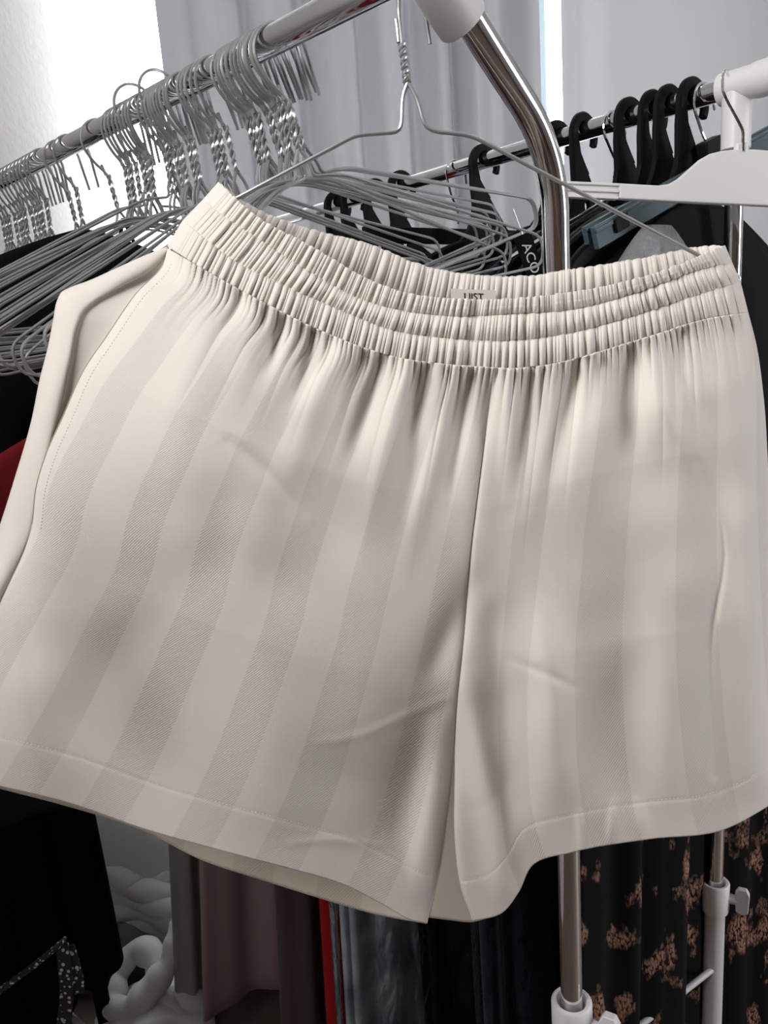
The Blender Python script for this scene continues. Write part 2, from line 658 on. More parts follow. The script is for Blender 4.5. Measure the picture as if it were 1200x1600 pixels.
# front rail: a level line through two photo points
A1 = CAM + ray(450, 51) * .54
B1 = atz(100, 232, A1[2])
D1 = nrm(B1 - A1)
P1 = np.array([-D1[1] * -1, D1[0] * -1, 0])     # square to the rail, towards right and away
P1 = np.array([D1[1], -D1[0], 0])
RZ1 = A1[2]
E1 = A1 - D1 * .128                             # near end of the rail, in the white joint
F1 = A1 + D1 * 1.0                              # far end
E2P = CAM + ray(1152, 345) * .925               # second rack: upright
A2 = atz(1092, 152, at(1092, 152, E2P[1] * .96)[2])
B2 = atz(683, 273, A2[2])
D2 = nrm(B2 - A2)
P2 = np.array([D2[1], -D2[0], 0])
RZ2 = A2[2]


def on_rail(A, Dv, px_):
    """point of the rail (A + s*Dv) whose picture column is px_"""
    lo, hi = -.35, 2.5
    for _ in range(60):
        mid = (lo + hi) / 2
        if proj(A + Dv * mid)[0] > px_:
            lo = mid
        else:
            hi = mid
    return A + Dv * lo


def collar_and_leg(rk, base, zc, r_in, knob_dir, r_leg, foot_dir):
    """white collar with a wing knob, on a painted lower tube with a crossing foot"""
    x, y = base
    c = MB()
    pr = [(r_leg + .0005, zc - .045), (r_leg + .004, zc - .043), (r_leg + .0048, zc - .036), (r_leg + .0048, zc - .002), (r_leg + .003, zc), (r_in + .004, zc), (r_in + .002, zc - .004), (r_in + .002, zc - .03)]
    k = 32
    V, fs = [], []
    for (rr, z) in pr:
        for q in range(k):
            a = 2 * math.pi * q / k
            V.append((x + rr * math.cos(a), y + rr * math.sin(a), z))
    for i in range(len(pr) - 1):
        for q in range(k):
            q2 = (q + 1) % k
            fs.append((i * k + q, i * k + q2, (i + 1) * k + q2, (i + 1) * k + q))
    c.add(V, fs)
    col = c.build('collar', M['joint_plastic'], rk)
    kd = nrm(knob_dir)
    kn = MB()
    b0 = np.array([x, y, zc - .022]) + kd * (r_leg + .002)
    kn.cyl(b0, b0 + kd * .014, .0068, 16, .0058)
    kn.build('boss', M['joint_plastic'], col)
    kn = MB()
    up = nrm(np.array([.25, .1, 1]))
    sd = nrm(np.cross(kd, up))
    up = np.cross(sd, kd)
    c0_ = b0 + kd * .018
    prof = [(-.017, .0), (-.013, .0075), (.010, .0088), (.017, .005), (.017, -.005), (.010, -.0088), (-.013, -.0075)]
    V = [c0_ + up * a + kd * b + sd * s * (.0048 if abs(a) > .015 else .006) for s in (-1, 1) for (a, b) in prof]
    n = len(prof)
    kn.add(V, [tuple(range(n))[::-1], tuple(range(n, 2 * n))] + [(i, (i + 1) % n, n + (i + 1) % n, n + i) for i in range(n)])
    kn.build('wing_knob', M['white_plastic'], col, bevel=.001)
    MB().cyl((x, y, .06), (x, y, zc - .01), r_leg, 28).build('lower_tube', M['tube_paint'], rk)
    fd = nrm(foot_dir)
    ft = MB()
    c = np.array([x, y, .05])
    ft.tube([c - fd * .24 + np.array([0, 0, -.006]), c - fd * .2, c, c + fd * .2, c + fd * .24 + np.array([0, 0, -.006])], .011, 14)
    ft.build('foot', M['tube_paint'], rk)
    for s in (-1, 1):
        w_ = MB()
        p = c + fd * s * .22 + np.array([0, 0, -.03])
        q = np.cross(fd, [0, 0, 1])
        w_.cyl(p - q * .009, p + q * .009, .02, 18)
        w_.build('caster', M['black_plastic'], rk)


# ---- front rack
U1 = CAM + ray(869, 400) * .566                 # upright axis
rk1 = thing('garment_rack', 'near chrome garment rack whose bent pole rises beside the shorts, holding the wire hangers', 'garment rack', (U1[0], U1[1], 0))
MB().cyl(E1 - D1 * .01, F1, RR, 32).build('rail', M['chrome'], rk1)
ztop = U1[2]
# bent upright: vertical, curve, slanted to the joint
J0 = CAM + ray(695, -30) * .462
bend = CAM + ray(864, 268) * .560
pts = [(U1[0], U1[1], zz) for zz in np.linspace(.62, bend[2] - .03, 12)]
b2 = np.array([U1[0], U1[1], bend[2] + .012])
dr = nrm(J0 - b2)
for q in np.linspace(0, 1, 14):
    s0 = np.array([U1[0], U1[1], b2[2] - .045])
    s1 = b2 + dr * .045
    pts.append((1 - q)**2 * s0 + 2 * q * (1 - q) * b2 + q * q * s1)
pts += [b2 + dr * t for t in np.linspace(.06, np.linalg.norm(J0 - b2), 8)]
MB().tube(pts, RR, 32).build('bent_upright', M['chrome'], rk1)
jm = MB()
j1 = CAM + ray(724, 36) * .478
jd = nrm(J0 - (CAM + ray(735, 60) * .482))
jd = -dr * -1
jm.tube([j1 - jd * .0005, j1, j1 + jd * .0015, j1 + jd * .06], [.0135, .0152, .0160, .0163], 32)
jm.tube([E1 - D1 * .035, E1 - D1 * .033, E1 + D1 * .012, E1 + D1 * .013], [.013, .0145, .0145, .013], 32)
jm.build('corner_joint', M['joint_plastic'], rk1)
zc1 = atz  # collar height from the photo
v = ray(892, 1562)
tt = U1[1] / v[1]
ZC1 = CAMZ + v[2] * tt
collar_and_leg(rk1, (U1[0], U1[1]), ZC1, RR, np.array([.85, -.5, 0]), .0135, P1)
# far upright of the front rack
Ff = F1 + D1 * -.02
MB().tube([(Ff[0], Ff[1], .62), (Ff[0], Ff[1], RZ1)], RR, 20).build('far_upright', M['chrome'], rk1)
MB().cyl((Ff[0], Ff[1], RZ1 - .05), (Ff[0], Ff[1], RZ1 + .014), .0150, 20).build('end_joint', M['joint_plastic'], rk1)
collar_and_leg(rk1, (Ff[0], Ff[1]), ZC1, RR, np.array([.85, -.5, 0]), .0135, P1)
br = MB().cyl((U1[0], U1[1], .2), (Ff[0], Ff[1], .2), .006, 12)
br.build('lower_bar', M['tube_paint'], rk1)

# ---- second rack
TX, TY = E2P[0], E2P[1]
T2 = on_rail(A2, D2, 1152)
TX, TY = T2[0], T2[1]
rk2 = thing('garment_rack', 'farther garment rack with white tee joint, holding the black hangers behind the shorts', 'garment rack', (TX, TY, 0))
F2 = T2 + D2 * 1.28
N2 = T2 - D2 * .30
MB().cyl(T2, F2, .0112, 32).build('rail', M['chrome'], rk2)
tj = MB()
tj.tube([T2 + D2 * .018, T2 + D2 * .0175, T2 - D2 * .016, T2 - D2 * .022, T2 - D2 * .24, T2 - D2 * .3], [.0125, .0165, .0165, .0178, .0182, .0182], 32)
tj.tube([(TX, TY, RZ2), (TX, TY, RZ2 - .062), (TX, TY, RZ2 - .064)], [.0152, .0150, .0125], 32)
tj.build('tee_joint', M['white_plastic'], rk2)
v = ray(1124, 1376)
ZC2 = CAMZ + v[2] * (TY / v[1])
MB().cyl((TX, TY, ZC2 - .06), (TX, TY, RZ2 - .02), .0098, 32).build('upright', M['chrome'], rk2)
collar_and_leg(rk2, (TX, TY), ZC2, .0098, np.array([.9, -.45, 0]), .0135, P2)
q0 = at(1107, 1519, TY - .012)
q1 = q0 + nrm(at(1000, 1602, TY - .07) - q0) * .62
MB().cyl(q0 + nrm(q0 - q1) * .012, q1, .0042, 12).build('brace_rod', M['tube_paint'], rk2)
MB().tube([(F2[0], F2[1], .06), (F2[0], F2[1], RZ2)], .0098, 20).build('far_upright', M['chrome'], rk2)
MB().cyl((F2[0], F2[1], RZ2 - .05), (F2[0], F2[1], RZ2 + .015), .0165, 20).build('end_joint', M['white_plastic'], rk2)
c = np.array([F2[0], F2[1], .05])
MB().tube([c - P2 * .22, c, c + P2 * .22], .011, 14).build('foot', M['tube_paint'], rk2)
Fn = T2 - D2 * .30


# ------------------------------------------------------------------ wire hangers
def helix_pair(a, b, turns, off, n=46):
    a, b = np.asarray(a, float), np.asarray(b, float)
    d = b - a
    u = nrm(np.cross(d, [0, 1, 0]))
    vv = nrm(np.cross(d, u))
    out = []
    for s in (0, math.pi):
        q = np.linspace(0, 1, n)
        ang = q * turns * 2 * math.pi + s
        out.append(a + q[:, None] * d + off * (np.cos(ang)[:, None] * u + np.sin(ang)[:, None] * vv))
    return out


WR = .00125


def make_wire(label, group, hook_drop=.041, twist=.032, legs=.019, flat=.030, half=.205, drop=.076, k=6):
    """local frame: x along the arms, y along the rail, origin on the rail axis"""
    t = thing('wire_hanger', label, 'hanger', (0, 0, 0), group)
    top = RR + WR
    R_ = .0195
    cx, cz = .003, top - R_
    h = [(cx + R_ + .003, 0, cz - .030), (cx + R_ + .0012, 0, cz - .012)]
    for a in np.linspace(0, 205, 16):
        h.append((cx + R_ * math.cos(math.radians(a)), 0, cz + R_ * math.sin(math.radians(a))))
    z0 = -hook_drop
    h += [(-.0095, 0, z0 + .014), (-.002, 0, z0 + .004), (0, 0, z0)]
    MB().tube(spl(h, np.linspace(0, 1, 44)), WR, k).build('hook', M['wire'], t, local=True)
    z1 = z0 - twist
    m = MB()
    for s in helix_pair((0, 0, z0 + .002), (0, 0, z1), 2.6, WR * 1.02, 34):
        m.tube(s, WR, k)
    m.tube([(-.004, 0, z0 + .012), (-.0025, 0, z0 + .002)], WR, k)      # loose end of the winding
    m.build('twisted_neck', M['wire'], t, local=True)
    z2 = z1 - legs
    z3 = z2 - drop
    cr = .013
    loop = []
    for s in (1, -1):
        side = [(0, 0, z1 + .002), (.006 * s, 0, z1 - .010), (.0065 * s, 0, z2), (flat * s, 0, z2 - .0015), (half * s, 0, z3), (half * s - .004 * s, 0, z3 - .024), (0, 0, z3 - .022)]
        loop.append(side)
    f = MB()
    for side in loop:
        f.tube(fillet(side, .011), WR, k)
    f.build('frame', M['wire'], t, local=True)
    return t


def fillet(pts, r, k=5):
    """straight runs with rounded corners"""
    p = [np.asarray(q, float) for q in pts]
    out = [p[0]]
    for i in range(1, len(p) - 1):
        a, b, c = p[i - 1], p[i], p[i + 1]
        la, lc = np.linalg.norm(a - b), np.linalg.norm(c - b)
        d = min(r, la * .48, lc * .48)
        s0, s1 = b + (a - b) / la * d, b + (c - b) / lc * d
        for q in np.linspace(0, 1, k):
            out.append((1 - q)**2 * s0 + 2 * q * (1 - q) * b + q * q * s1)
    out.append(p[-1])
    return np.array(out)


def put(o, loc, yaw, tilt, lean=0.0):
    o.rotation_mode = 'XYZ'
    o.location = Vector(loc)
    m = Matrix.Rotation(yaw, 3, 'Z') @ Matrix.Rotation(tilt, 3, 'Y') @ Matrix.Rotation(lean, 3, 'X')
    o.rotation_euler = m.to_euler()


protoW = None
YAW1 = math.atan2(P1[1], P1[0])


ORD = ['first', 'second', 'third', 'fourth', 'fifth', 'sixth', 'seventh', 'eighth', 'ninth', 'tenth', 'eleventh', 'twelfth', 'thirteenth', 'fourteenth', 'fifteenth']


def wire_bunch(xs, label, group, tilt0, yaw0, tj=4, yj=6, lift=0.0):
    """xs runs from the bent pole end; label has one {} for the place counted from there"""
    global protoW
    xs = sorted(xs, reverse=True)
    for i, x in enumerate(xs):
        lab = label.format(ORD[i])
        if protoW is None:
            protoW = make_wire(lab, group)
            o = protoW
        else:
            o = copy_tree(protoW)
        tag(o, lab, 'hanger', group)
        put(o, on_rail(A1, D1, x) + np.array([0, 0, lift]), YAW1 + math.radians(yaw0 + rng.uniform(-yj, yj)),
            math.radians(-tilt0 + rng.uniform(-tj, tj)), math.radians(rng.uniform(-4, 4)))


wire_bunch(np.r_[np.linspace(358, 392, 7), np.linspace(398, 428, 7)], 'bare wire hanger, {} from the bent pole in the nearest bunch', 'wire hangers in the nearest bunch', 12, -13, 6, 7)
wire_bunch([303, 310, 317, 324, 332], 'bare wire hanger, {} from the pole side in the small second bunch', 'wire hangers in the small second bunch', 8, -9, 4, 5)
wire_bunch([240, 248, 252, 257, 262, 266, 271, 276, 281, 286], 'bare wire hanger, {} from the pole side in the dense middle bunch', 'wire hangers in the dense middle bunch', 6, -6, 3, 5)
wire_bunch(np.linspace(184, 226, 9), 'bare wire hanger, {} from the pole side in the bunch before the bright window gap', 'wire hangers before the bright gap', 2, -1, 3, 5)
wire_bunch([246, 207], 'wire hanger with its hook riding high above the others, {} from the pole side', 'raised wire hangers', 3, -3, 1, 3, .013)


# ------------------------------------------------------------------ garments
def garment(name, label, cat, c, ax, half, thick, ztop, zbot, m, nf=5, amp=.012, neck=.05, slope=.09, seed=0, flare=1.0, group=None, waist=None, rows=56, cols=132, hemamp=.0):
    """a hanging garment: neck, sloping shoulders, hollow body with folds. ax = direction of the shoulders"""
    r = np.random.RandomState(seed + 100)
    ax = nrm(ax)
    ny = np.array([-ax[1], ax[0], 0])
    th = np.linspace(0, 2 * math.pi, cols, endpoint=False)
    cs, sn = np.cos(th), np.sin(th)
    sx = np.sign(cs) * np.abs(cs)**.75
    sy = np.sign(sn) * np.abs(sn)**.85
    ph = r.uniform(0, 6.28, 6)
    P = np.zeros((rows, cols, 3))
    # rows: 14 in the shoulders, the rest below
    zs = np.r_[np.linspace(0, slope, 14), np.linspace(slope, ztop - zbot, rows - 13)[1:]]
    for i, d in enumerate(zs):
        q = min(d / slope, 1)
        hw = neck + (half - neck) * (q**.85)
        g = np.clip((d - slope) / max(ztop - zbot - slope, .01), 0, 1)
        if waist:
            hw *= 1 - waist * math.exp(-((g - .3) / .18)**2) * (q >= 1)
        hw *= 1 + (flare - 1) * g
        tk = thick * (.35 + .65 * q) * (1 + .5 * g)
        k = amp * (.15 + .85 * sm(0, .5, g)) * q
        wv = sum(a * np.sin(sx * math.pi * f + p + .5 * g) for a, f, p in ((1, nf, ph[0]), (.6, nf * 1.7, ph[1]), (.4, nf * .6, ph[2])))
        off = sx * hw
        dep = sy * tk + k * wv * (.55 + .45 * np.abs(sn)) + .25 * k * np.sin(3 * g + ph[3])
        z = ztop - d + (hemamp * (sx + .3 * np.sin(5 * sx)) * g)
        P[i] = np.asarray(c)[None, :] * np.array([1, 1, 0]) + off[:, None] * ax + dep[:, None] * ny
        P[i, :, 2] = z
    t = thing(name, label, cat, (c[0], c[1], zbot), group)
    grid('body', P, m, t, closed=True, solid=.0012)
    return t, P


def hanger_hook_for(t):
    pass


# black tops at the far end of the front rail, on their own wire hangers
far_x = [128, 98, 84]
dark = []
farlab = ['wire hanger carrying a dark top, third one left of the bright gap bunch', 'wire hanger carrying a dark top, second one left of the bright gap bunch', 'wire hanger carrying a dark top, first one left of the bright gap bunch']
for i, x in enumerate([150, 106, 90]):
    o = copy_tree(protoW)
    if 'group' in o: del o['group']
    tag(o, ['lone wire hanger nearest the bright window gap, its winding coming loose', 'lone wire hanger with a long twist, just right of the crowded far bunch', 'wire hanger with short twist, beside the crowded far bunch of hangers'][i], 'hanger')
    put(o, on_rail(A1, D1, x), YAW1 + math.radians([-8, 2, 4][i]), math.radians([-9, -3, -7][i]), 0)
    dark.append((x, i))
for i, x in enumerate(np.linspace(-6, 66, 13)):
    o = copy_tree(protoW)
    tag(o, 'wire hanger in the crowded far left bunch, %s from the left end' % ORD[i], 'hanger', 'wire hangers in the far left bunch')
    put(o, on_rail(A1, D1, x), YAW1 + math.radians(rng.uniform(-4, 4)), math.radians(rng.uniform(-2, 2)), math.radians(rng.uniform(-2, 2)))
NZ1 = RZ1 - .083
blab = ['black top nearest the bright window gap, shoulder showing under the wire hangers', 'soft black top behind the nearest black top on the near rail', 'black top under the crowded far left bunch of wire hangers', 'black blouse at the far left end of the near rail']
for i, x in enumerate([112, 58, 32, 4]):
    p = on_rail(A1, D1, x)
    a = YAW1 + math.radians([-3, 0, 0, 0][i])
    t, P = garment('black_blouse', blab[i], 'blouse', p, (math.cos(a), math.sin(a), 0), .226, .020, NZ1 - .002 * i, .98 + .03 * i, M['black_cloth'] if i % 2 == 0 else M['soft_black'], 4, .005, .012, .084, 20 + i)
pr_ = on_rail(A1, D1, 160)
t, P = garment('red_garment', 'deep red garment low behind the left ends of the wire hangers', 'garment', on_rail(A1, D1, 172), P1, .20, .012, 1.405, 1.17, M['red_cloth'], 4, .006, .05, .06, 31)
t2 = MB()
for s in (-1, 1):
    q = on_rail(A1, D1, 172)
    t2.tube([q + P1 * .05 * s + np.array([0, 0, 1.405 - RZ1]), q + P1 * .03 * s + np.array([0, 0, 1.49 - RZ1]), q + np.array([0, 0, NZ1 - RZ1])], .0018, 6)
t2.build('strap', M['black_cloth'], t)
# long black coat at the far end
pc = on_rail(A1, D1, -150)
pc = A1 + D1 * .93
t, P = garment('long_black_coat', 'long black coat with a black and white braided cord, low at the left edge', 'coat', pc, P1, .10, .028, NZ1, .24, M['black_cloth'], 3, .012, .03, .09, 41, 1.25, hemamp=.02)
coat = t

# second rail: long garments, each showing its left side past the one before
NZ2 = RZ2 - .115


def long_garment(name, label, cat, left_px, half, m, zb, seed, cover=None, **kw):
    """hang it where its left edge shows at left_px in the photo's lower part"""
    best, bd = None, 1e9
    axv = nrm(kw.pop('ax', P2))
    for s in np.linspace(-.1, 1.25, 271):
        c = T2 + D2 * s
        e = c - axv * half * kw.get('flare', 1.0) * .93
        x, y = proj((e[0], e[1], .35))
        # where the edge crosses the row 1480
        zz = np.linspace(-1.5, 1.2, 60)
        xs, ys = proj(np.stack([np.full(60, e[0]), np.full(60, e[1]), zz], -1))
        xx = np.interp(1480, ys[::-1], xs[::-1])
        if abs(xx - left_px) < bd:
            best, bd = s, abs(xx - left_px)
    c = T2 + D2 * best
    t, P = garment(name, label, cat, c, axv, half, kw.pop('thick', .02), NZ2, zb, m, seed=seed, **kw)
    if cover:
        ctr = P.mean(1, keepdims=True)
        Q = ctr + (P - ctr) * np.array([1.05, 1.05, 1]) + (P - ctr) / (np.linalg.norm(P - ctr, axis=2, keepdims=True) + 1e-9) * .007
        grid('plastic_cover', Q, M[cover], t, closed=True)
    return t, best


G2 = {}
for key, args in {
    'lace': ('lace_dress', 'black lace dress patterned with copper flowers, behind the white lower tube', 'dress', 905, .235, 'lace', .05, 51, None, dict(nf=6, amp=.011, flare=1.12)),
    'black': ('black_dress', 'black dress hanging between the lace dress and the navy dress', 'dress', 838, .215, 'black_cloth', .05, 52, None, dict(nf=5, amp=.010)),
    'navy': ('navy_dress', 'dark navy dress in clear plastic, below the right leg of the shorts', 'dress', 766, .215, 'navy_cloth', .05, 53, 'film', dict(nf=5, amp=.010)),
    'night': ('dark_dress', 'near-black dress in creased clear plastic, below the crotch of the shorts', 'dress', 690, .215, 'black_cloth', .05, 54, 'film', dict(nf=5, amp=.010)),
    'blue': ('blue_grey_dress', 'blue-grey dress in creased clear plastic, next to the bright red strip', 'dress', 536, .24, 'blue_cloth', .04, 55, 'film', dict(nf=4, amp=.012, flare=1.2)),
    'red': ('red_dress', 'bright red garment showing as a thin strip beside the blue-grey dress', 'dress', 512, .24, 'bright_red', .04, 56, None, dict(nf=4, amp=.006, flare=1.25)),
    'mauve': ('mauve_dress', 'dusky dark mauve dress between the red strip and the pink dress', 'dress', 436, .23, 'mauve_cloth', .02, 57, None, dict(nf=7, amp=.012, flare=1.45)),
    'pink': ('pink_dress', 'dusty pink dress with a pointed hem corner under the left leg of the shorts', 'dress', 322, .25, 'pink_cloth', .12, 58, None, dict(nf=5, amp=.014, hemamp=.05, flare=1.6)),
    'tulle': ('tulle_dress', 'grey-green tulle dress hanging beside the white bundle', 'dress', 280, .28, 'tulle', .02, 59, None, dict(nf=11, amp=.010, flare=1.5)),
}.items():
    nm, lab, cat, lx, hf, mm, zb, sd, cov, kw = args
    G2[key] = long_garment(nm, lab, cat, lx, hf, M[mm], zb, sd, cov, **kw)

# ------------------------------------------------------------------ black plastic hangers on the second rail
RR2 = .0112


def make_black(label):
    t = thing('plastic_hanger', label, 'hanger', (0, 0, 0))
    ty = .0045
    R_ = .0225
    cz = RR2 + .0055 - R_
    h = []
    for a in np.linspace(-28, 196, 22):
        h.append((R_ * math.cos(math.radians(a)), 0, cz + R_ * math.sin(math.radians(a))))
    h += [(-.0205, 0, cz - .022), (-.016, 0, cz - .036), (-.011, 0, cz - .050)]
    wd = np.r_[np.linspace(.0095, .0115, 12), np.linspace(.0115, .0145, 10), [.019, .027, .036]]
    MB().strip(h, wd, (0, 1, 0), .008).build('hook', M['black_plastic'], t, local=True)
    # neck plate with a round hole
    bm = bmesh.new()
    out = [(-.025, cz - .040), (.003, cz - .044), (.018, cz - .066), (.034, cz - .088), (.060, cz - .104), (.058, cz - .118), (0, cz - .112), (-.058, cz - .118), (-.060, cz - .104), (-.040, cz - .086), (-.030, cz - .066)]
    vo = [bm.verts.new((x, -.003, z)) for x, z in out]
    es = [bm.edges.new((vo[i], vo[(i + 1) % len(vo)])) for i in range(len(vo))]
    vh = [bm.verts.new((-.001 + .0065 * math.cos(a), -.003, cz - .083 + .0065 * math.sin(a))) for a in np.arange(14) * 2 * math.pi / 14]
    es += [bm.edges.new((vh[i], vh[(i + 1) % 14])) for i in range(14)]
    bmesh.ops.triangle_fill(bm, use_beauty=True, edges=es)
    ret = bmesh.ops.extrude_face_region(bm, geom=list(bm.faces))
    bmesh.ops.translate(bm, vec=(0, .006, 0), verts=[g for g in ret['geom'] if isinstance(g, bmesh.types.BMVert)])
    bmesh.ops.recalc_face_normals(bm, faces=list(bm.faces))
    me = bpy.data.meshes.new('neck_plate')
    bm.to_mesh(me)
    bm.free()
    link('neck_plate', me, M['black_plastic'], t, smooth=False)
    for s in (-1, 1):
        pts = spl([(.03 * s, 0, cz - .106), (.09 * s, 0, cz - .120), (.16 * s, 0, cz - .152), (.205 * s, 0, cz - .185), (.212 * s, 0, cz - .197)], np.linspace(0, 1, 16))
        MB().strip(pts, np.linspace(.022, .016, 16), (0, 1, 0), .010).build('arm', M['black_plastic'], t, local=True)
    MB().strip([(-.20 , 0, cz - .192), (0, 0, cz - .196), (.20, 0, cz - .192)], .009, (0, 1, 0), .006).build('trouser_bar', M['black_plastic'], t, local=True)
    return t


YAW2 = math.atan2(P2[1], P2[0])
protoB = None
blk = [(1083, 'black plastic hanger nearest the white tee joint', -2, 2),
       (1047, 'black plastic hanger second from the white tee joint', 0, 3),
       (1021, 'black plastic hanger third from the white tee joint', 2, 2),
       (985, 'black plastic hanger with the round hole showing, just right of a thin chrome hook', -2, 0),
       (912, 'black plastic hanger between the thin chrome hook and the bent pole', 4, -2),
       (872, 'black plastic hanger half hidden behind the bent chrome pole', 0, 0),
       (757, 'black plastic hanger with a broad neck plate, left of the bent chrome pole', -4, -2),
       (628, 'black plastic hanger whose hook tops the far rail beyond the wire hanger arms', 0, 0),
       (588, 'black plastic hanger at the far rail glimpsed between wire arms, its hook half covered', 0, 0),
       (552, 'black plastic hanger second from the far end of the far rail', 2, 0),
       (528, 'black plastic hanger at the far end of the far rail, seen through wire arms', -2, 0)]
for x, lab, dy, tl in blk:
    if protoB is None:
        protoB = make_black(lab)
        o = protoB
    else:
        o = copy_tree(protoB)
    tag(o, lab, 'hanger', 'black plastic hangers on the far rail')
    put(o, on_rail(A2, D2, x), YAW2 + math.radians(dy), math.radians(tl), 0)


# ------------------------------------------------------------------ clip hangers with chrome hooks
def clip_hanger(x, yaw, label, bar_mat, bar_z, half, name='trouser_hanger', tilt=0):
    t = thing(name, label, 'hanger', (0, 0, 0))
    R_ = .020
    cz = RR2 + .0016 - R_
    h = [(R_ + .001, 0, cz - .012)]
    for a in np.linspace(0, 205, 18):
        h.append((R_ * math.cos(math.radians(a)), 0, cz + R_ * math.sin(math.radians(a))))
    h += [(-.010, 0, cz - .032), (-.001, 0, cz - .048), (0, 0, bar_z + .008)]
    MB().tube(spl(h, np.linspace(0, 1, 50)), .0016, 8).build('hook', M['chrome'], t, local=True)
    return t


def finish_clip(t, x, yaw, tilt=0):
    put(t, on_rail(A2, D2, x), yaw, math.radians(tilt), 0)


t = clip_hanger(957, 0, 'chrome trouser hanger with double rods, its left end behind the bent pole', 'chrome', -.078, .17)
for dz in (0, -.022):
    m = MB()
    m.tube([(-.25, 0, -.078 + dz), (.2, 0, -.078 + dz)], .0028, 10)
    m.build('rod', M['rod'], t, local=True)
for bx in (-.24, -.13, .06, .16):
    m = MB()
    m.box((bx, 0, -.089), .007, .009, .034)
    m.build('clamp', M['black_plastic'], t, local=True, bevel=.001)
m = MB()
m.box((0, 0, -.068), .03, .012, .022)
m.build('hook_block', M['black_plastic'], t, local=True, bevel=.002)
finish_clip(t, 957, YAW2, -21)
t = clip_hanger(1098, 0, 'dark teal trouser clamp hanger tilted under the white hanger', 'teal', -.070, .17)
for dy, dz, hh in ((-.005, -.078, .022), (.005, -.074, .018)):
    m = MB()
    m.box((-.03, dy, dz), .42, .006, hh)
    m.box((-.03, dy - .002, dz + hh * .3), .42, .005, hh * .2)
    m.build('clamp_bar', M['teal_plastic'], t, local=True, bevel=.001)
m = MB()
m.box((0, 0, -.060), .036, .014, .030)
m.build('hook_block', M['black_plastic'], t, local=True, bevel=.002)
m = MB()
m.box((-.20, -.010, -.076), .022, .004, .014)
m.build('clamp', M['black_plastic'], t, local=True, bevel=.001)
finish_clip(t, 1098, YAW2, -19)
t = clip_hanger(712, 0, 'thin chrome hook hanger beside the black hanger left of the bent pole', 'black', -.085, .17)
m = MB()
m.box((0, 0, -.095), .36, .010, .022)
m.build('clamp_bar', M['black_plastic'], t, local=True, bevel=.0015)
finish_clip(t, 712, YAW2, 0)

# black tag with lettering, hanging below the chrome trouser hanger
tg = at(832, 414, .72)
t = thing('fabric_tag', 'black woven tag with pale capital letters beside the bent pole', 'tag', tg)
axx = nrm(np.array([.35, .1, -1]))
axn = nrm(np.array([0.25, -1, .1]))
axn = nrm(axn - axx * (axn @ axx))
axs = np.cross(axn, axx)
m = MB()
m.box(tg, .055, .017, .0012, [axx, axs, axn])
m.build('ribbon', M['black_cloth'], t, smooth=False)
m = MB()
m.tube([tg - axx * .0275 + axn * .001, tg - axx * .05], .0006, 6)
m.build('loop', M['wire'], t)


def lettering(body, size, pos, xdir, ydir, mt, parent, name='lettering'):
    cu = bpy.data.curves.new(name, 'FONT')
    cu.body = body
    cu.size = size
    cu.align_x = 'CENTER'
    cu.align_y = 'CENTER'
    cu.extrude = .0001
    ob = bpy.data.objects.new('tmp', cu)
    COL.objects.link(ob)
    bpy.context.view_layer.update()
    me = bpy.data.meshes.new_from_object(ob.evaluated_get(bpy.context.evaluated_depsgraph_get()))
    bpy.data.objects.remove(ob)
    xd, yd = nrm(xdir), nrm(ydir)
    zd = np.cross(xd, yd)
    po = np.array(origin_of(parent))
    for vv in me.vertices:
        c = np.array(vv.co)
        vv.co = Vector(pos + xd * c[0] + yd * c[1] + zd * c[2] - po)
    me.name = name
    return link(name, me, mt, parent, smooth=False)


M['print_grey'] = mat('pale_thread', (.45, .46, .46), .7)
M['print_black'] = mat('black_thread', (.02, .018, .018), .8)
lettering('ACO', .0125, tg + axn * .0009 - axx * .006, axx, np.cross(axn, axx), M['print_grey'], t)

# ------------------------------------------------------------------ white plastic hanger on the tee joint
YW = .80
hk = [(1172, 94), (1160, 93), (1148, 99), (1138, 112), (1132, 128), (1130, 142), (1134, 152), (1146, 175), (1157, 196), (1160.5, 204), (1161, 218), (1161.5, 236)]
wh_o = at(1165, 235, YW)
t = thing('trouser_hanger', 'white plastic hanger with a humped middle, hooked on the white tee joint', 'hanger', wh_o)
hp = at(np.array([p[0] for p in hk], float), np.array([p[1] for p in hk], float), YW)
hp[:5, 1] += np.array([.045, .034, .022, .012, .004])
MB().tube(spl(hp, np.linspace(0, 1, 46)), .0013, 8).build('hook', M['chrome'], t)
prof = [(968, 286), (1030, 289.5), (1046, 287), (1062, 278), (1080, 262), (1096, 248), (1110, 240), (1128, 235.5), (1150, 233), (1180, 233), (1205, 235), (1222, 240), (1240, 250), (1258, 266), (1274, 283), (1290, 293), (1306, 297), (1368, 300), (1368, 327), (1306, 326), (1200, 321.5), (1100, 317), (968, 310.5)]
pw = np.array(prof, float)
front = at(pw[:, 0], pw[:, 1], YW)
m = MB()
n = len(front)
off = np.array([0, .010, 0])
V = np.concatenate([front, front + off])
m.add(V, [tuple(range(n))[::-1], tuple(range(n, 2 * n))] + [(i, (i + 1) % n, n + (i + 1) % n, n + i) for i in range(n)])
m.build('body', M['white_plastic'], t, smooth=False, bevel=.0016)
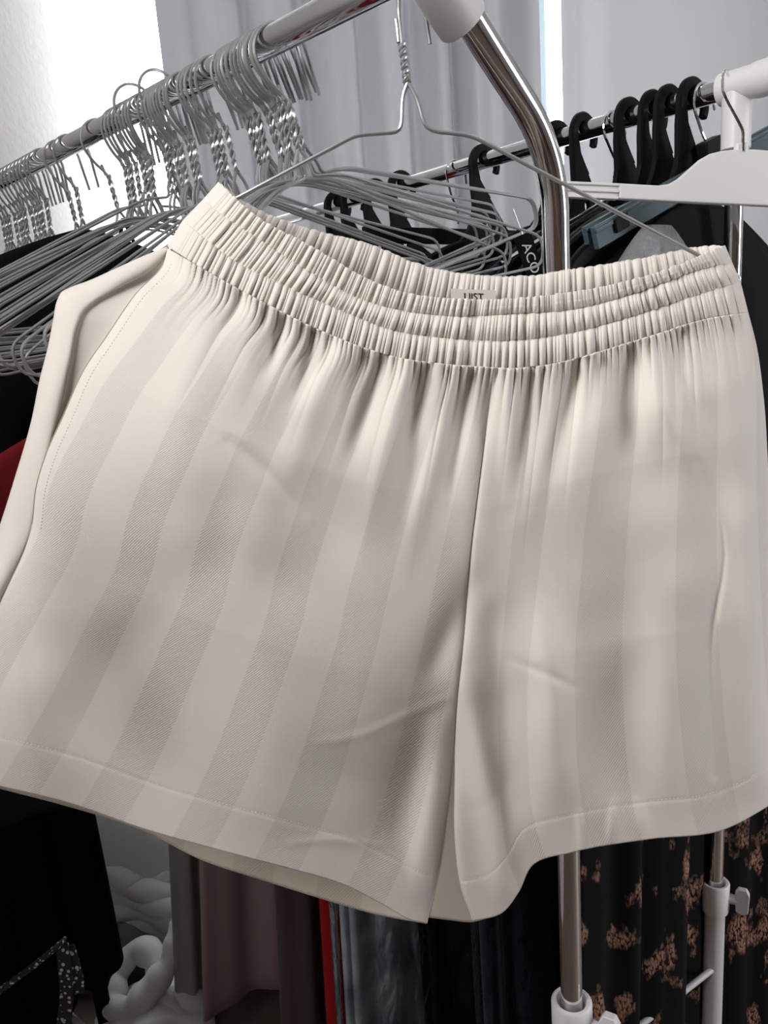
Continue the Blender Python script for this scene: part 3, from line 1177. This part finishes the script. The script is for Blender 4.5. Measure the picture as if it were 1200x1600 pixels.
for (xa, xb, ya, yb) in ((884, 968, 283, 286.5), (1368, 1452, 300, 304)):
    ar = t
    m = MB()
    hh = (24.5 if xa < 1000 else 27)
    pa_, pb_ = at(xa, ya + hh / 2, YW), at(xb, yb + hh / 2, YW)
    d_ = nrm(pb_ - pa_)
    upv = nrm(np.cross(np.cross(d_, [0, 0, 1.0]), d_))
    hm = np.linalg.norm(at(xa, ya, YW) - at(xa, ya + hh, YW))
    mid = (pa_ + pb_) / 2 + np.array([0, .005, 0])
    ln = np.linalg.norm(pb_ - pa_)
    nn = np.cross(d_, upv)
    m.box(mid, ln, hm, .006, [d_, upv, nn])
    for k_ in (-.42, 0, .42):
        m.box(mid + upv * hm * k_, ln, hm * .18, .010, [d_, upv, nn])
    m.build('ribbed_arm', M['white_plastic'], t, smooth=False, bevel=.0008)
m = MB()
m.box(at(1161.5, 236, YW) + np.array([0, .005, 0]), .012, .009, .016)
m.build('hook_socket', M['white_plastic'], t, bevel=.002)

# navy top at the right edge, hung from the sleeve
pn = T2 - D2 * .155
t, P = garment('indigo_blouse', 'dark indigo top at the right edge beside the second chrome upright', 'blouse', pn + P2 * .045, P2, .135, .014, 1.44, 1.02, M['indigo_cloth'], 3, .004, .03, .07, 71)
m = MB()
q = pn + P2 * .045
m.tube([q + np.array([0, 0, 1.435 - RZ2]), q + np.array([0, 0, -.03]), pn + P2 * .02 + np.array([0, 0, .012]), pn + np.array([0, 0, .0195]), pn - P2 * .02 + np.array([0, 0, .004])], .0016, 8)
m.build('hook_wire', M['chrome'], t)

# cloudy plastic shoulder cover between bent pole and second upright
t, P = garment('plastic_cover', 'crumpled cloudy plastic cover between the bent pole and the second chrome upright', 'cover', T2 - P2 * .115 + D2 * .02, P2, .085, .022, 1.535, 1.2, M['cloudy'], 5, .012, .02, .06, 75)

# ------------------------------------------------------------------ floor pile at the left
def blob(name, c, rx, ry, rz, m, parent, seed, amp=.12, freq=3.0, crease=6, n=40):
    r = np.random.RandomState(seed)
    k = 2 * n
    la = np.linspace(-math.pi / 2 + .02, math.pi / 2 - .02, n)
    lo = np.linspace(0, 2 * math.pi, k, endpoint=False)
    LA, LO = np.meshgrid(la, lo, indexing='ij')
    d = np.stack([np.cos(LA) * np.cos(LO), np.cos(LA) * np.sin(LO), np.sin(LA)], -1)
    s = np.ones(LA.shape)
    for i in range(5):
        w_ = r.normal(0, 1, 3) * freq
        s += amp / 2.2 * np.sin(d @ w_ + r.uniform(0, 6.3))
    for i in range(crease):
        w_ = r.normal(0, 1, 3)
        s -= amp * .6 * np.exp(-(np.abs(d @ nrm(w_) - r.uniform(-.5, .5)) / .06))
    P = np.asarray(c) + d * s[..., None] * np.array([rx, ry, rz])
    P[..., 2] = np.maximum(P[..., 2], .003)
    return grid(name, P, m, parent, closed=True)


p = at(165, 1318, 1.74)
t = thing('padded_bundle', 'smooth white padded bundle by the black coat, topmost of the floor pile', 'bundle', (p[0], p[1], 0))
blob('cushion', (p[0] + .05, p[1] + .0, .24), .15, .11, .17, M['white_pad'], t, 3, .05, 2, 2)
p = at(205, 1430, 1.60)
t = thing('white_cloth_roll', 'white cloth folded flat in layers, in the floor pile below the bundle', 'cloth', (p[0], p[1], 0))
for i in range(6):
    r0 = (.165, .17, .165, .16, .15, .10)[i]
    zc_ = .05 + .034 * i
    xs = np.linspace(-1, 1, 36)
    c_ = np.stack([p[0] + xs * r0 + .012 * math.sin(i * 2.1), p[1] + .015 * np.sin(3 * xs + i) + .012 * i, zc_ + .010 * np.sin(2.2 * xs + i * .7) - .020 * xs * abs(math.sin(i)) - .01 * xs * xs], -1)
    rad = (.026 + .005 * np.sin(7 * xs + i * 1.7)) * np.clip(1.02 - xs**8, .12, 1)
    MB().tube(c_, rad, 16).build('fold', M['white_bag'], t)
p = at(225, 1545, 1.43)
t = thing('knotted_cloth', 'white cloth twisted into a loose knot on the floor', 'cloth', (p[0], p[1], 0))
kx = np.linspace(0, 1, 90)
lp = spl([np.array([p[0], p[1], 0]) + np.array(v) for v in ((.09, .08, .22), (.07, .03, .17), (.03, -.01, .12), (-.02, -.03, .085), (-.07, -.01, .07), (-.075, .05, .09), (-.03, .08, .13), (.01, .06, .12), (.03, .02, .08), (.06, -.03, .05), (.09, -.06, .03))], kx)
lp[:, 2] = np.maximum(lp[:, 2], .034)
MB().tube(lp, (.027 + .004 * np.sin(kx * 29) + .003 * np.sin(kx * 67)) * np.clip(np.minimum(kx, 1 - kx) / .05, .004, 1)**.5, 18).build('twist', M['white_bag'], t)
blob('tail', (p[0] + .03, p[1] - .02, .03), .13, .09, .06, M['white_bag'], t, 8, .16, 3, 6)
p = at(195, 1500, 1.58)
o = blob('dark_cloth', (p[0] - .03, p[1], .05), .13, .07, .075, M['grey_cloth'], None, 12, .1, 3, 5)
tag(o, 'crumpled dark grey cloth on the floor under the folded white cloth', 'cloth')
p = at(152, 1534, 1.40)
t = thing('round_clasp', 'small black round buckle on the floor between coat and knotted cloth', 'buckle', (p[0], p[1], 0))
m = MB()
pz = max(p[2], .03)
m.tube([(p[0], p[1] - .004, pz), (p[0], p[1] + .012, pz)], .024, 28)
m.build('disc', M['black_plastic'], t, bevel=.003)
m = MB()
a_ = np.linspace(0, 2 * math.pi, 28, endpoint=False)
m.tube(np.stack([p[0] + .013 * np.cos(a_), np.full(28, p[1] - .006), pz + .013 * np.sin(a_)], -1), .002, 6, closed=True)
m.build('ring', mat('dull_ring', (.05, .05, .05), .4), t)
m = MB()
m.box((p[0], p[1] + .006, pz / 2), .030, .010, pz)
m.build('tab', M['black_cloth'], t)

# cord and woven belt on the coat
cx_ = np.linspace(0, 1, 40)
cp = spl([at(-20, 1562, 1.03), at(20, 1533, 1.03), at(60, 1503, 1.03), at(88, 1480, 1.03), at(100, 1470, 1.05)], cx_)
cm = MB()
for ph in (0, 2.1, 4.2):
    a = cx_ * 34 + ph
    cm.tube(cp + .0032 * np.stack([np.cos(a) * .6, np.sin(a), np.cos(a)], -1), .0034, 7)
cm.build('cord', M['fleck'], coat)
bp_ = [at(97, 1475, 1.045), at(100, 1500, 1.035), at(103, 1530, 1.03), at(104, 1560, 1.03), at(100, 1600, 1.03), at(96, 1650, 1.03)]
MB().strip(spl(bp_, np.linspace(0, 1, 20)), np.linspace(.020, .024, 20), (0, -1, .4), .004).build('woven_belt', M['fleck'], coat)
bp_ = [at(108, 1478, 1.05), at(116, 1505, 1.04), at(122, 1530, 1.035), at(124, 1552, 1.035)]
MB().strip(spl(bp_, np.linspace(0, 1, 14)), .016, (0.2, -1, .4), .004).build('woven_belt', M['fleck'], coat)

# ------------------------------------------------------------------ THE SHORTS
YH = .515
CR = (712, 1110)
TE = [(342, 284), (371, 312), (417, 349), (467, 374), (517, 403), (567, 432), (617, 453), (700, 466), (770, 468), (850, 462), (930, 450), (1000, 434), (1060, 414), (1095, 399), (1132, 384)]
TB = [(342, 284), (379, 314), (421, 336), (492, 360), (575, 381), (658, 414), (720, 427), (800, 432), (840, 430), (870, 424), (930, 416), (1000, 404), (1060, 392), (1100, 385), (1132, 384)]
S1 = [(318, 312), (341, 332), (408, 376), (450, 405), (492, 430), (558, 466), (617, 484), (700, 495), (800, 492), (900, 484), (1000, 457), (1100, 420), (1143, 410)]
S2 = [(286, 345), (302, 358), (375, 414), (433, 442), (533, 486), (617, 518), (700, 530), (800, 534), (900, 520), (1000, 492), (1100, 458), (1156, 440)]
S3 = [(262, 385), (317, 420), (400, 466), (492, 512), (575, 545), (617, 557), (700, 569), (800, 575), (900, 560), (950, 545), (1025, 522), (1100, 499), (1168, 488)]


def pleats(u, avg, seed, jit=.35):
    """rounded ridges with sharp valleys at irregular spacing; about 0..1"""
    r = np.random.RandomState(seed)
    n = int(1.15 / avg) + 3
    wd = avg * np.clip(r.normal(1, jit, n), .45, 1.9)
    b = np.r_[0, np.cumsum(wd)] - .03
    i = np.clip(np.searchsorted(b, u) - 1, 0, n - 1)
    q = (u - b[i]) / wd[i]
    am = r.uniform(.55, 1.0, n)[i] * np.clip(wd[i] / avg, .6, 1.25)
    return am * np.clip(np.sin(np.pi * np.clip(q, 0, 1)), 0, 1)**.62


def waist_depth(u, amp):
    return amp * np.clip(1 - np.abs(2 * u - 1)**2.6, 0, 1)**.55


shorts = thing('shorts', 'cream shorts with tone-on-tone stripes and a gathered elastic waist, filling the picture', 'shorts', at(640, 470, YH))

nu = 1300
u = np.linspace(0, 1, nu)
rows = [spl(c, u) for c in (TE, S1, S2, S3)]
PIX, DEP, UVW = [], [], []
per = 26
shared = pleats(u, .0108, 1)
stitch_rows = []
for b in range(3):
    own = pleats(u, .0108, 10 + b)
    own2 = pleats(u, .0108, 11 + b)
    for j in range(per if b < 2 else per + 1):
        q = j / per
        c = rows[b] * (1 - q) + rows[b + 1] * q
        pin = .45 + .55 * np.sin(math.pi * q)**.6 if b < 2 else .45 + .55 * np.sin(math.pi * min(q, .5))**.6
        if b == 0:
            pin = .62 + .38 * np.sin(math.pi * min(1, .5 + q * .5))**.6 if q < .5 else pin
        pf = (.0026, .0024, .0016)[b] * np.sin(math.pi * q)**.9 if b > 0 else .0026 * np.sin(math.pi * (.25 + .75 * q))**.7
        g = (.45 * shared + .55 * own)
        endf = np.clip(np.minimum(u / 2.2, 1 - u) / .03, 0.12, 1)
        flat = 1 - .75 * np.exp(-((u - .535) / .010)**2)
        dep = waist_depth(u, .034 + .002 * b) + pf + .0048 * g * pin * endf * flat
        px_ = c.copy()
        px_[:, 1] -= 3.0 * (own - .6) * (1 - q) * (b == 0)
        PIX.append(px_)
        DEP.append(YH - dep)
        UVW.append(np.stack([u * 1.05, np.full(nu, (b + q) * .045)], -1))
    stitch_rows.append(len(PIX) - (1 if b == 2 else 0))
PIX, DEP, UVW = np.array(PIX), np.array(DEP), np.array(UVW)
WF = at(PIX[..., 0], PIX[..., 1], DEP)
grid('waistband', WF, M['shorts_plain'], shorts, uv=UVW, solid=.0008)
# back half of the waistband, its inner side showing
nb = 900
ub = np.linspace(0, 1, nb)
cb0, cb1 = spl(TB, ub), spl(S3, ub)
PB, DB, UB = [], [], []
gb = [pleats(ub, .0150, 30 + k) for k in range(4)]
for j in range(60):
    q = j / 59
    c = cb0 * (1 - q) + cb1 * q
    sg = q * 3
    k = min(int(sg), 2)
    fq = sg - k
    pin = .35 + .65 * np.sin(math.pi * fq)**.6
    g = .5 * gb[3] + .5 * gb[k]
    endf = np.clip(np.minimum(ub, 1 - ub) / .04, .1, 1)
    c[:, 1] -= 3.0 * (g - .6) * (1 - q)**6
    PB.append(c)
    DB.append(YH + waist_depth(ub, .034) - .0046 * g * pin * endf - .002 * np.sin(math.pi * fq)**.7)
    UB.append(np.stack([ub * 1.05, np.full(nb, q * .14)], -1))
PB, DB, UB = np.array(PB), np.array(DB), np.array(UB)
WBK = at(PB[..., 0], PB[..., 1], DB)
grid('waistband_back', WBK, M['shorts_plain'], shorts, uv=UB, solid=.0008)

# ---- folds of the cloth: (polyline in photo scale, width, height in mm; + is towards the viewer)
RIDGES = [
    ([(330, 440), (300, 560), (255, 700)], 34, 3.0), ([(405, 480), (385, 560), (340, 660)], 26, 3.5),
    ([(440, 500), (425, 560), (400, 610)], 12, -3.0), ([(545, 540), (500, 600), (470, 690), (430, 820)], 26, 4.5),
    ([(490, 520), (478, 590), (440, 650)], 12, -3.5), ([(600, 555), (575, 640), (530, 760)], 14, -3.5),
    ([(640, 565), (620, 650), (590, 760), (560, 900)], 30, 4.0), ([(672, 570), (655, 640), (640, 720)], 12, -3.5),
    ([(700, 575), (690, 660), (655, 800), (610, 960)], 16, 3.2), ([(735, 590), (718, 700), (690, 850)], 14, -2.4),
    ([(800, 580), (795, 690), (790, 820)], 16, 3.4), ([(828, 575), (826, 680), (818, 760)], 10, -3.0),
    ([(865, 575), (872, 640), (850, 740), (800, 860)], 20, 4.0), ([(905, 560), (885, 640), (855, 740), (815, 830)], 18, -4.2),
    ([(955, 550), (935, 640), (905, 740), (890, 900)], 34, 3.6), ([(985, 545), (990, 640), (960, 800)], 22, -3.2),
    ([(1030, 525), (1030, 610), (1080, 720), (1110, 820)], 24, 4.6), ([(1062, 520), (1070, 600), (1110, 690)], 13, -3.5),
    ([(1110, 505), (1130, 600), (1160, 720), (1170, 900)], 24, 3.6),
    # big forms of the legs; left-leg hollow is shaped to give a shadow's darkness
    ([(290, 600), (320, 720), (340, 800)], 125, 17.0), ([(360, 690), (420, 740), (470, 800)], 11, -1.4),
    ([(420, 740), (400, 810), (410, 880)], 45, 6.0),
    ([(160, 880), (240, 1040), (330, 1300)], 115, -21.0), ([(10, 900), (40, 1060), (85, 1240)], 62, 13.0),
    ([(440, 900), (470, 1040), (450, 1250)], 80, 9.0), ([(560, 880), (590, 1010), (540, 1180)], 50, 7.0),
    ([(700, 1090), (640, 1115), (560, 1150), (500, 1160)], 8, .8), ([(705, 1110), (650, 1200), (600, 1330)], 50, -8.0),
    ([(690, 1120), (672, 1250), (655, 1400)], 20, 5.0), ([(735, 900), (700, 990), (665, 1060)], 26, -5.0),
    ([(728, 1060), (745, 1160), (775, 1300), (790, 1400)], 22, 6.0), ([(770, 960), (790, 1100), (815, 1260)], 26, -4.0),
    ([(850, 960), (865, 1100), (870, 1250)], 40, 9.0), ([(965, 880), (970, 1060), (980, 1270)], 70, -9.0),
    ([(800, 1030), (870, 1060), (900, 1075)], 8, -.8), ([(1070, 900), (1050, 1050), (1060, 1250)], 40, 3.0),
    ([(1090, 720), (1130, 850), (1110, 1000), (1115, 1210)], 7, -1.3), ([(1165, 800), (1172, 1000), (1180, 1230)], 38, 10.0),
    ([(740, 680), (745, 800), (735, 950)], 28, 2.5), ([(1040, 690), (1000, 800)], 50, -3.0), ([(930, 660), (880, 780)], 60, 3.0),
    ([(960, 1255), (955, 1310)], 8, 1.5), ([(905, 1270), (912, 1325)], 7, 1.4), ([(1000, 1255), (1005, 1305)], 12, 1.3),
    ([(450, 1318), (520, 1312), (590, 1320)], 7, .6),
]


def seg_dist(x, y, poly):
    """distance to a polyline and fraction along it"""
    p = spl(poly, np.linspace(0, 1, 14))
    best = np.full(x.shape, 1e9)
    fr_ = np.zeros(x.shape)
    for i in range(13):
        a, b = p[i], p[i + 1]
        d = b - a
        t = np.clip(((x - a[0]) * d[0] + (y - a[1]) * d[1]) / (d @ d), 0, 1)
        ds = np.hypot(x - a[0] - t * d[0], y - a[1] - t * d[1])
        m_ = ds < best
        best = np.where(m_, ds, best)
        fr_ = np.where(m_, (i + t) / 13, fr_)
    return best, fr_


def folds(x, y):
    h = np.zeros(x.shape)
    for poly, wd, mm in RIDGES:
        if wd >= 20:                          # broad forms: a smooth sum of blobs along the line
            pl = np.asarray(poly, float)
            ln_ = np.linalg.norm(np.diff(pl, axis=0), axis=1).sum()
            n_ = max(6, int(ln_ / (.45 * wd)))
            fs_ = np.linspace(0, 1, n_)
            q_ = spl(pl, fs_)
            top_ = poly[0][1] < 600 and wd < 40
            k_ = 0
            for (qx, qy), ff in zip(q_, fs_):
                fa = (1 - sm(.35, 1.0, ff)) if top_ else math.sin(math.pi * min(max(.12 + .76 * ff, 0), 1))**.8
                wl = wd * (.7 + .6 * ff) if top_ else wd
                k_ = k_ + fa * np.exp(-((x - qx)**2 + (y - qy)**2) / wl**2)
            h += mm * .00125 * k_ * (ln_ / max(n_ - 1, 1)) / (wd * 1.772)
            continue
        d, f = seg_dist(x, y, poly)
        start_top = poly[0][1] < 600 and wd < 40
        fade = (1 - sm(.35, 1.0, f)) if start_top else np.sin(np.pi * np.clip(.12 + .76 * f, 0, 1))**.8
        wdl = wd * (.7 + .6 * f) if start_top else wd
        h += mm * .00125 * fade * np.exp(-(d / wdl)**2)
    # faint handling creases
    for i, (k, a, b_) in enumerate(((.021, 1.0, .6), (.033, -.4, 1.1), (.047, .9, -.5))):
        h += .00045 / (1 + i * .6) * np.sin(k * (x * a + y * b_) + 2.1 * np.sin(.008 * x + .011 * y + i))
    return h


def coons(Lc, Rc, Tc, Bc, ns, nt, linL=False):
    s, t = np.linspace(0, 1, ns), np.linspace(0, 1, nt)
    l, r = spl(Lc, t, linL), spl(Rc, t)
    tp, bt = spl(Tc, s), spl(Bc, s)
    S, T = np.meshgrid(s, t)
    S_, T_ = S[..., None], T[..., None]
    P = (1 - S_) * l[:, None] + S_ * r[:, None] + (1 - T_) * tp[None] + T_ * bt[None]
    P -= (1 - S_) * (1 - T_) * tp[0] + S_ * (1 - T_) * tp[-1] + (1 - S_) * T_ * bt[0] + S_ * T_ * bt[-1]
    return P, S, T


POCK = [(262, 388), (257, 410), (213, 460), (167, 527), (133, 577), (100, 650), (72, 713), (58, 760), (50, 825)]
SEAMT = [(50, 825), (0, 945), (-55, 1085), (-105, 1203)]
CENT = [(772, 574), (762, 650), (747, 760), (736, 850), (723, 1000), CR]
S3L = [(262, 388), (317, 420), (400, 466), (492, 512), (575, 545), (617, 557), (700, 569), (772, 574)]
S3R = [(772, 574), (800, 575), (900, 560), (950, 545), (1025, 522), (1100, 499), (1168, 488)]
HEML = [(-105, 1203), (0, 1228), (100, 1252), (229, 1296), (362, 1333), (450, 1356), (540, 1383), (600, 1414), (645, 1438), (667, 1442)]
HEMR = [(739, 1439), (784, 1426), (810, 1394), (832, 1352), (896, 1331), (1013, 1311), (1130, 1296), (1200, 1259), (1224, 1244)]
RSIDE = [(1168, 488), (1181, 540), (1192, 620), (1200, 750), (1208, 900), (1216, 1100), (1224, 1244)]


def waist_at(x):
    uu = np.clip((x - 262) / (1168 - 262), 0, 1)
    return waist_depth(uu, .038) + .001


def pleat_run(x, T, seed):
    """gathers running down out of the waistband"""
    uu = np.clip((x - 262) / (1168 - 262), 0, 1)
    a = pleats(uu, .0310, seed, .5)
    b = pleats(uu, .0108, 1)
    endf = np.clip(np.minimum(uu / 2.2, 1 - uu) / .03, .1, 1)
    r = np.random.RandomState(seed + 5)
    ln = np.interp(uu, np.linspace(0, 1, 46), r.uniform(.03, .19, 46))
    return endf * (.0046 * a * np.exp(-(T / ln)**1.3) * np.interp(uu, np.linspace(0, 1, 30), r.uniform(.5, 1.2, 30)) + .0050 * b * np.exp(-(T / .030)))


def hem_step(T, t0):
    """the turned-up hem is double cloth: a small step at its stitching"""
    return   .0002 * sm(t0 - .008, t0 + .012, T) - .0003 * np.exp(-((T - t0) / .003)**2)


def seam_dip(S, edge, w_=.012):
    return -.0035 * np.exp(-np.abs(S - edge) / w_)


# left front
LF, S, T = coons(POCK + SEAMT[1:], CENT + [(706, 1200), (692, 1330), (667, 1442)], S3L, HEML, 340, 380)
x, y = LF[..., 0], LF[..., 1]
tc_ = np.interp(T, [0, .3, .62, .8, 1], [1, .82, .52, .30, .18])
A_ = np.interp(T, [0, .25, .6, 1], [.038, .050, .054, .046])
rise = .45 + .55 * np.sqrt(np.clip(1 - (1 - np.clip(S / .42, 0, 1))**2, 0, 1))
pf = np.where(S < .45, rise, 1 + (tc_ - 1) * sm(.45, 1.0, S))
dep = A_ * pf
run_x = 262 + (1168 - 262) * np.interp(S, [0, 1], [0, .563])
dep = waist_at(run_x) * (1 - sm(0, .16, T)) + dep * sm(0, .16, T)
dep_full = dep + folds(x, y) + pleat_run(run_x, T, 60) + hem_step(T, .915) + seam_dip(S, 1.0, .009) * sm(0, .05, T)
dep_full += .0012 * np.exp(-(S / .010)) * sm(.0, .04, T)     # turned pocket edge
UVs = np.stack([S * .80 + .02 * np.sin(3 * T) + .11 * T * T, T * .95], -1)
PLF = at(x, y, YH - dep_full)
grid('front_panel', PLF, M['shorts'], shorts, uv=UVs, solid=.0009)
edgeY = (YH - dep_full)[:, 0]
# right front
RF, S2_, T2_ = coons(CENT + [(711, 1200), (712, 1325), (720, 1385), (739, 1439)], RSIDE, S3R, HEMR, 320, 380)
x, y = RF[..., 0], RF[..., 1]
tc2 = np.interp(T2_, [0, .3, .62, .8, 1], [1, .82, .50, .34, .30])
rise = np.sqrt(np.clip(1 - (1 - np.clip((1 - S2_) / .40, 0, 1))**2, 0, 1))
pf = np.where(S2_ > .6, rise, 1 + (tc2 - 1) * (1 - sm(0, .55, S2_)))
A2_ = np.interp(T2_, [0, .25, .6, 1], [.038, .048, .052, .046])
run_x = 262 + (1168 - 262) * np.interp(S2_, [0, 1], [.563, 1])
dep = waist_at(run_x) * (1 - sm(0, .16, T2_)) + A2_ * pf * sm(0, .16, T2_)
dep += folds(x, y) + pleat_run(run_x, T2_, 60) + hem_step(T2_, .925) + seam_dip(S2_, 0.0, .009) * sm(0, .05, T2_)
UVr = np.stack([.97 + S2_ * .50 + .02 * np.sin(3 * T2_), T2_ * .95], -1)
PRF = at(x, y, YH - dep)
grid('front_panel', PRF, M['shorts'], shorts, uv=UVr, solid=.0009)

# side panel, pocket facing
OUTL = [(262, 386), (222, 402), (180, 421), (140, 439), (108, 451), (97, 457), (91, 468), (84, 500), (77, 537), (63, 593), (50, 657), (23, 750), (0, 823), (-42, 940), (-92, 1090), (-128, 1198)]
SEAM = [(262, 390), (247, 413), (187, 450), (146, 474), (131, 487), (123, 503), (110, 563), (97, 627), (80, 693), (60, 765), (49, 830), (0, 945), (-55, 1087), (-105, 1203)]
SP, Ss, Ts = coons(OUTL, SEAM, [(262, 386), (262, 390)], [(-128, 1198), (-105, 1203)], 40, 300)
ed = np.interp(spl(SEAM, Ts[:, 0])[:, 1], PLF.shape[0] and LF[:, 0, 1], edgeY)
dside = (YH - ed)[:, None]
dep = .001 + dside * np.sqrt(np.clip(1 - (1 - Ss)**2, 0, 1)) * .96 + .5 * folds(SP[..., 0], SP[..., 1]) * np.sin(math.pi * Ss) - .0018 * np.exp(-(1 - Ss) / .06) + .0018 * np.sin(Ts * 22) * np.sin(math.pi * Ss)
SPW = at(SP[..., 0], SP[..., 1], YH - dep)
grid('side_panel', SPW, M['shorts_plain'], shorts, uv=np.stack([Ss * .1, Ts * .9], -1), solid=.0009)
SEAMU = [p_ for p_ in SEAM if p_[1] <= 831]
PK2 = [(268, 390), (275, 415), (236, 470), (190, 537), (156, 590), (122, 660), (92, 722), (76, 765), (62, 835)]
PFc, Sp, Tp = coons(SEAMU, PK2, [(262, 390), (268, 390)], [(49, 830), (62, 835)], 40, 200)
edl = np.interp(PFc[..., 1], LF[:, 0, 1], edgeY)
dep = (YH - edl) - .0026 - .0022 * np.sin(math.pi * np.clip(Sp * 1.0, 0, 1)) + .0010 * np.exp(-Sp / .05)
grid('pocket_facing', at(PFc[..., 0], PFc[..., 1], YH - dep), M['shorts_plain'], shorts, uv=np.stack([Sp * .1, Tp * .6], -1), solid=.0009)

# back panels
HBL = [(-128, 1198), (0, 1232), (100, 1258), (229, 1300), (312, 1342), (417, 1377), (496, 1402), (525, 1411), (600, 1431), (667, 1443)]
BL, Sb, Tb = coons(OUTL, CENT + [(703, 1220), (667, 1443)], S3L, HBL, 160, 180)
dep = waist_depth(np.clip((BL[..., 0] - 262) / 906, 0, 1), .034) * (1 - sm(0, .2, Tb)) + .046 * np.sin(math.pi * np.clip(Sb, 0, 1)**.8)**.7 * sm(0, .2, Tb)
PBL = at(BL[..., 0], BL[..., 1], YH + dep + .004 * np.sin(Sb * 14 + Tb * 2) * sm(.1, .4, Tb) * np.sin(math.pi * Sb))
grid('back_panel', PBL, M['shorts_warm_bounce'], shorts, uv=np.stack([Sb * .8, Tb * .95], -1), solid=.0009)
HBR = [(668, 1433), (700, 1437), (739, 1440), (790, 1415), (840, 1340), (896, 1322), (1013, 1302), (1130, 1288), (1200, 1252), (1224, 1244)]
BR, Sb, Tb = coons(CENT + [(704, 1180), (690, 1330), (668, 1433)], RSIDE, S3R, HBR, 160, 180)
dep = waist_depth(np.clip((BR[..., 0] - 262) / 906, 0, 1), .034) * (1 - sm(0, .2, Tb)) + .046 * np.sin(math.pi * np.clip(.06 + .94 * Sb, 0, 1)**.8)**.7 * sm(0, .2, Tb)
PBR = at(BR[..., 0], BR[..., 1], YH + dep)
grid('back_panel', PBR, M['shorts_warm_bounce'], shorts, uv=np.stack([Sb * .6, Tb * .95], -1), solid=.0009)


# stitching: short thread dashes lying on the cloth
def dashes(mb, line, step, duty=.62, r=.00026, lift=.00065):
    d = np.r_[0, np.cumsum(np.linalg.norm(np.diff(line, axis=0), axis=1))]
    n = int(d[-1] / step)
    for i in range(n):
        a, b = i * step, (i + duty) * step
        pa_ = np.array([np.interp(a, d, line[:, k]) for k in range(3)])
        pb_ = np.array([np.interp(b, d, line[:, k]) for k in range(3)])
        pm = (pa_ + pb_) / 2
        toward = np.array([0, -lift, lift * .15])
        mb.tube([pa_ + toward * .4, pm + toward, pb_ + toward * .4], r, 4, cap=False)


st = MB()
for rr in stitch_rows:
    dashes(st, WF[rr, 12:-12], .0020)
ri = int(.915 * 379)
dashes(st, PLF[ri, 4:-6], .0026)
ri = int(.925 * 379)
dashes(st, PRF[ri, 6:-4], .0026)
np_ = int(np.searchsorted(LF[:, 0, 1], 825))
dashes(st, PLF[8:np_, 7], .0022)
so = st.build('stitching', M['thread'], shorts)
so['kind'] = 'stuff'
so['label'] = 'rows of small cream stitches'
M['seam_shade'] = mat('seam_shade_tone', (.40, .34, .27), .9)  # dark lines: shade along seams and pocket edge put into the colour
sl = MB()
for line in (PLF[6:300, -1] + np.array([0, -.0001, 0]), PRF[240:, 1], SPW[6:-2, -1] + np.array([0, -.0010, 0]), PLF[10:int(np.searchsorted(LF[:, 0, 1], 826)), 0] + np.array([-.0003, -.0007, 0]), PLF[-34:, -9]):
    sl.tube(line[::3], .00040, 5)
se = sl.build('seam_shade', M['seam_shade'], shorts)
se['kind'] = 'stuff'
# sewn label inside the back waistband
lc = at(740, 473, YH + .0235)
lx = nrm(at(760, 463, YH + .0305) - at(706, 461, YH + .0305))
lz = np.array([0, -.10, .995])
lyv = nrm(np.cross(lz, lx))
m = MB()
lc = lc - lz * .0005
m.box(lc, .030, .0008, .018, [lx, lyv, lz])
lb = m.build('sewn_label', mat('label_satin', (.70, .66, .60), .6), shorts, smooth=False)
lb['label'] = 'small pale label inside the back waist'
lt = lettering('UIST', .0066, lc - lyv * .0007 + lz * .0042, lx, lz, M['print_black'], shorts, 'label_lettering')

# ------------------------------------------------------------------ the wire hanger holding the shorts
RP = on_rail(A1, D1, 628)
wt = thing('wire_hanger', 'single wire hanger that carries the cream shorts', 'hanger', RP)


def hx(pts, Y=YH):
    p = np.array(pts, float)
    return at(p[:, 0], p[:, 1], Y)


top = RP + np.array([0, 0, RR + .0014])
nk = at(626, 6, YH)
arc = []
ctr = RP + np.array([0, 0, RR + .0014 - .019])
for a in np.linspace(-10, 190, 16):
    arc.append(ctr + P1 * .019 * math.cos(math.radians(a)) + np.array([0, 0, .019 * math.sin(math.radians(a))]))
hpts = [ctr + P1 * .022 + np.array([0, 0, -.026])] + arc + [at(621, -6, YH + .002), at(623, 20, YH), at(626, 50, YH), at(628, 70, YH)]
MB().tube(spl(hpts, np.linspace(0, 1, 60)), .0013, 8).build('hook', M['wire'], wt)
m = MB()
for s in helix_pair(at(628, 66, YH), at(636, 130, YH), 3.1, .00145, 60):
    m.tube(s, .00132, 8)
m.tube(hx([(619, 30), (621, 45), (623, 66)]), .0013, 8)
m.build('twisted_neck', M['wire'], wt)
m = MB()
left = [(638, 126), (629, 150), (627, 206), (556, 211), (330, 331), (258, 398), (116, 464), (102, 476), (124, 486), (400, 478)]
right = [(636, 126), (652, 154), (665, 204), (736, 211), (1090, 398), (1160, 434), (1140, 456), (900, 470), (400, 478)]
m.tube(fillet(hx(left), .006), .0013, 8)
m.tube(fillet(hx(right), .008), .0013, 8)
m.build('frame', M['wire'], wt)

bpy.context.view_layer.update()
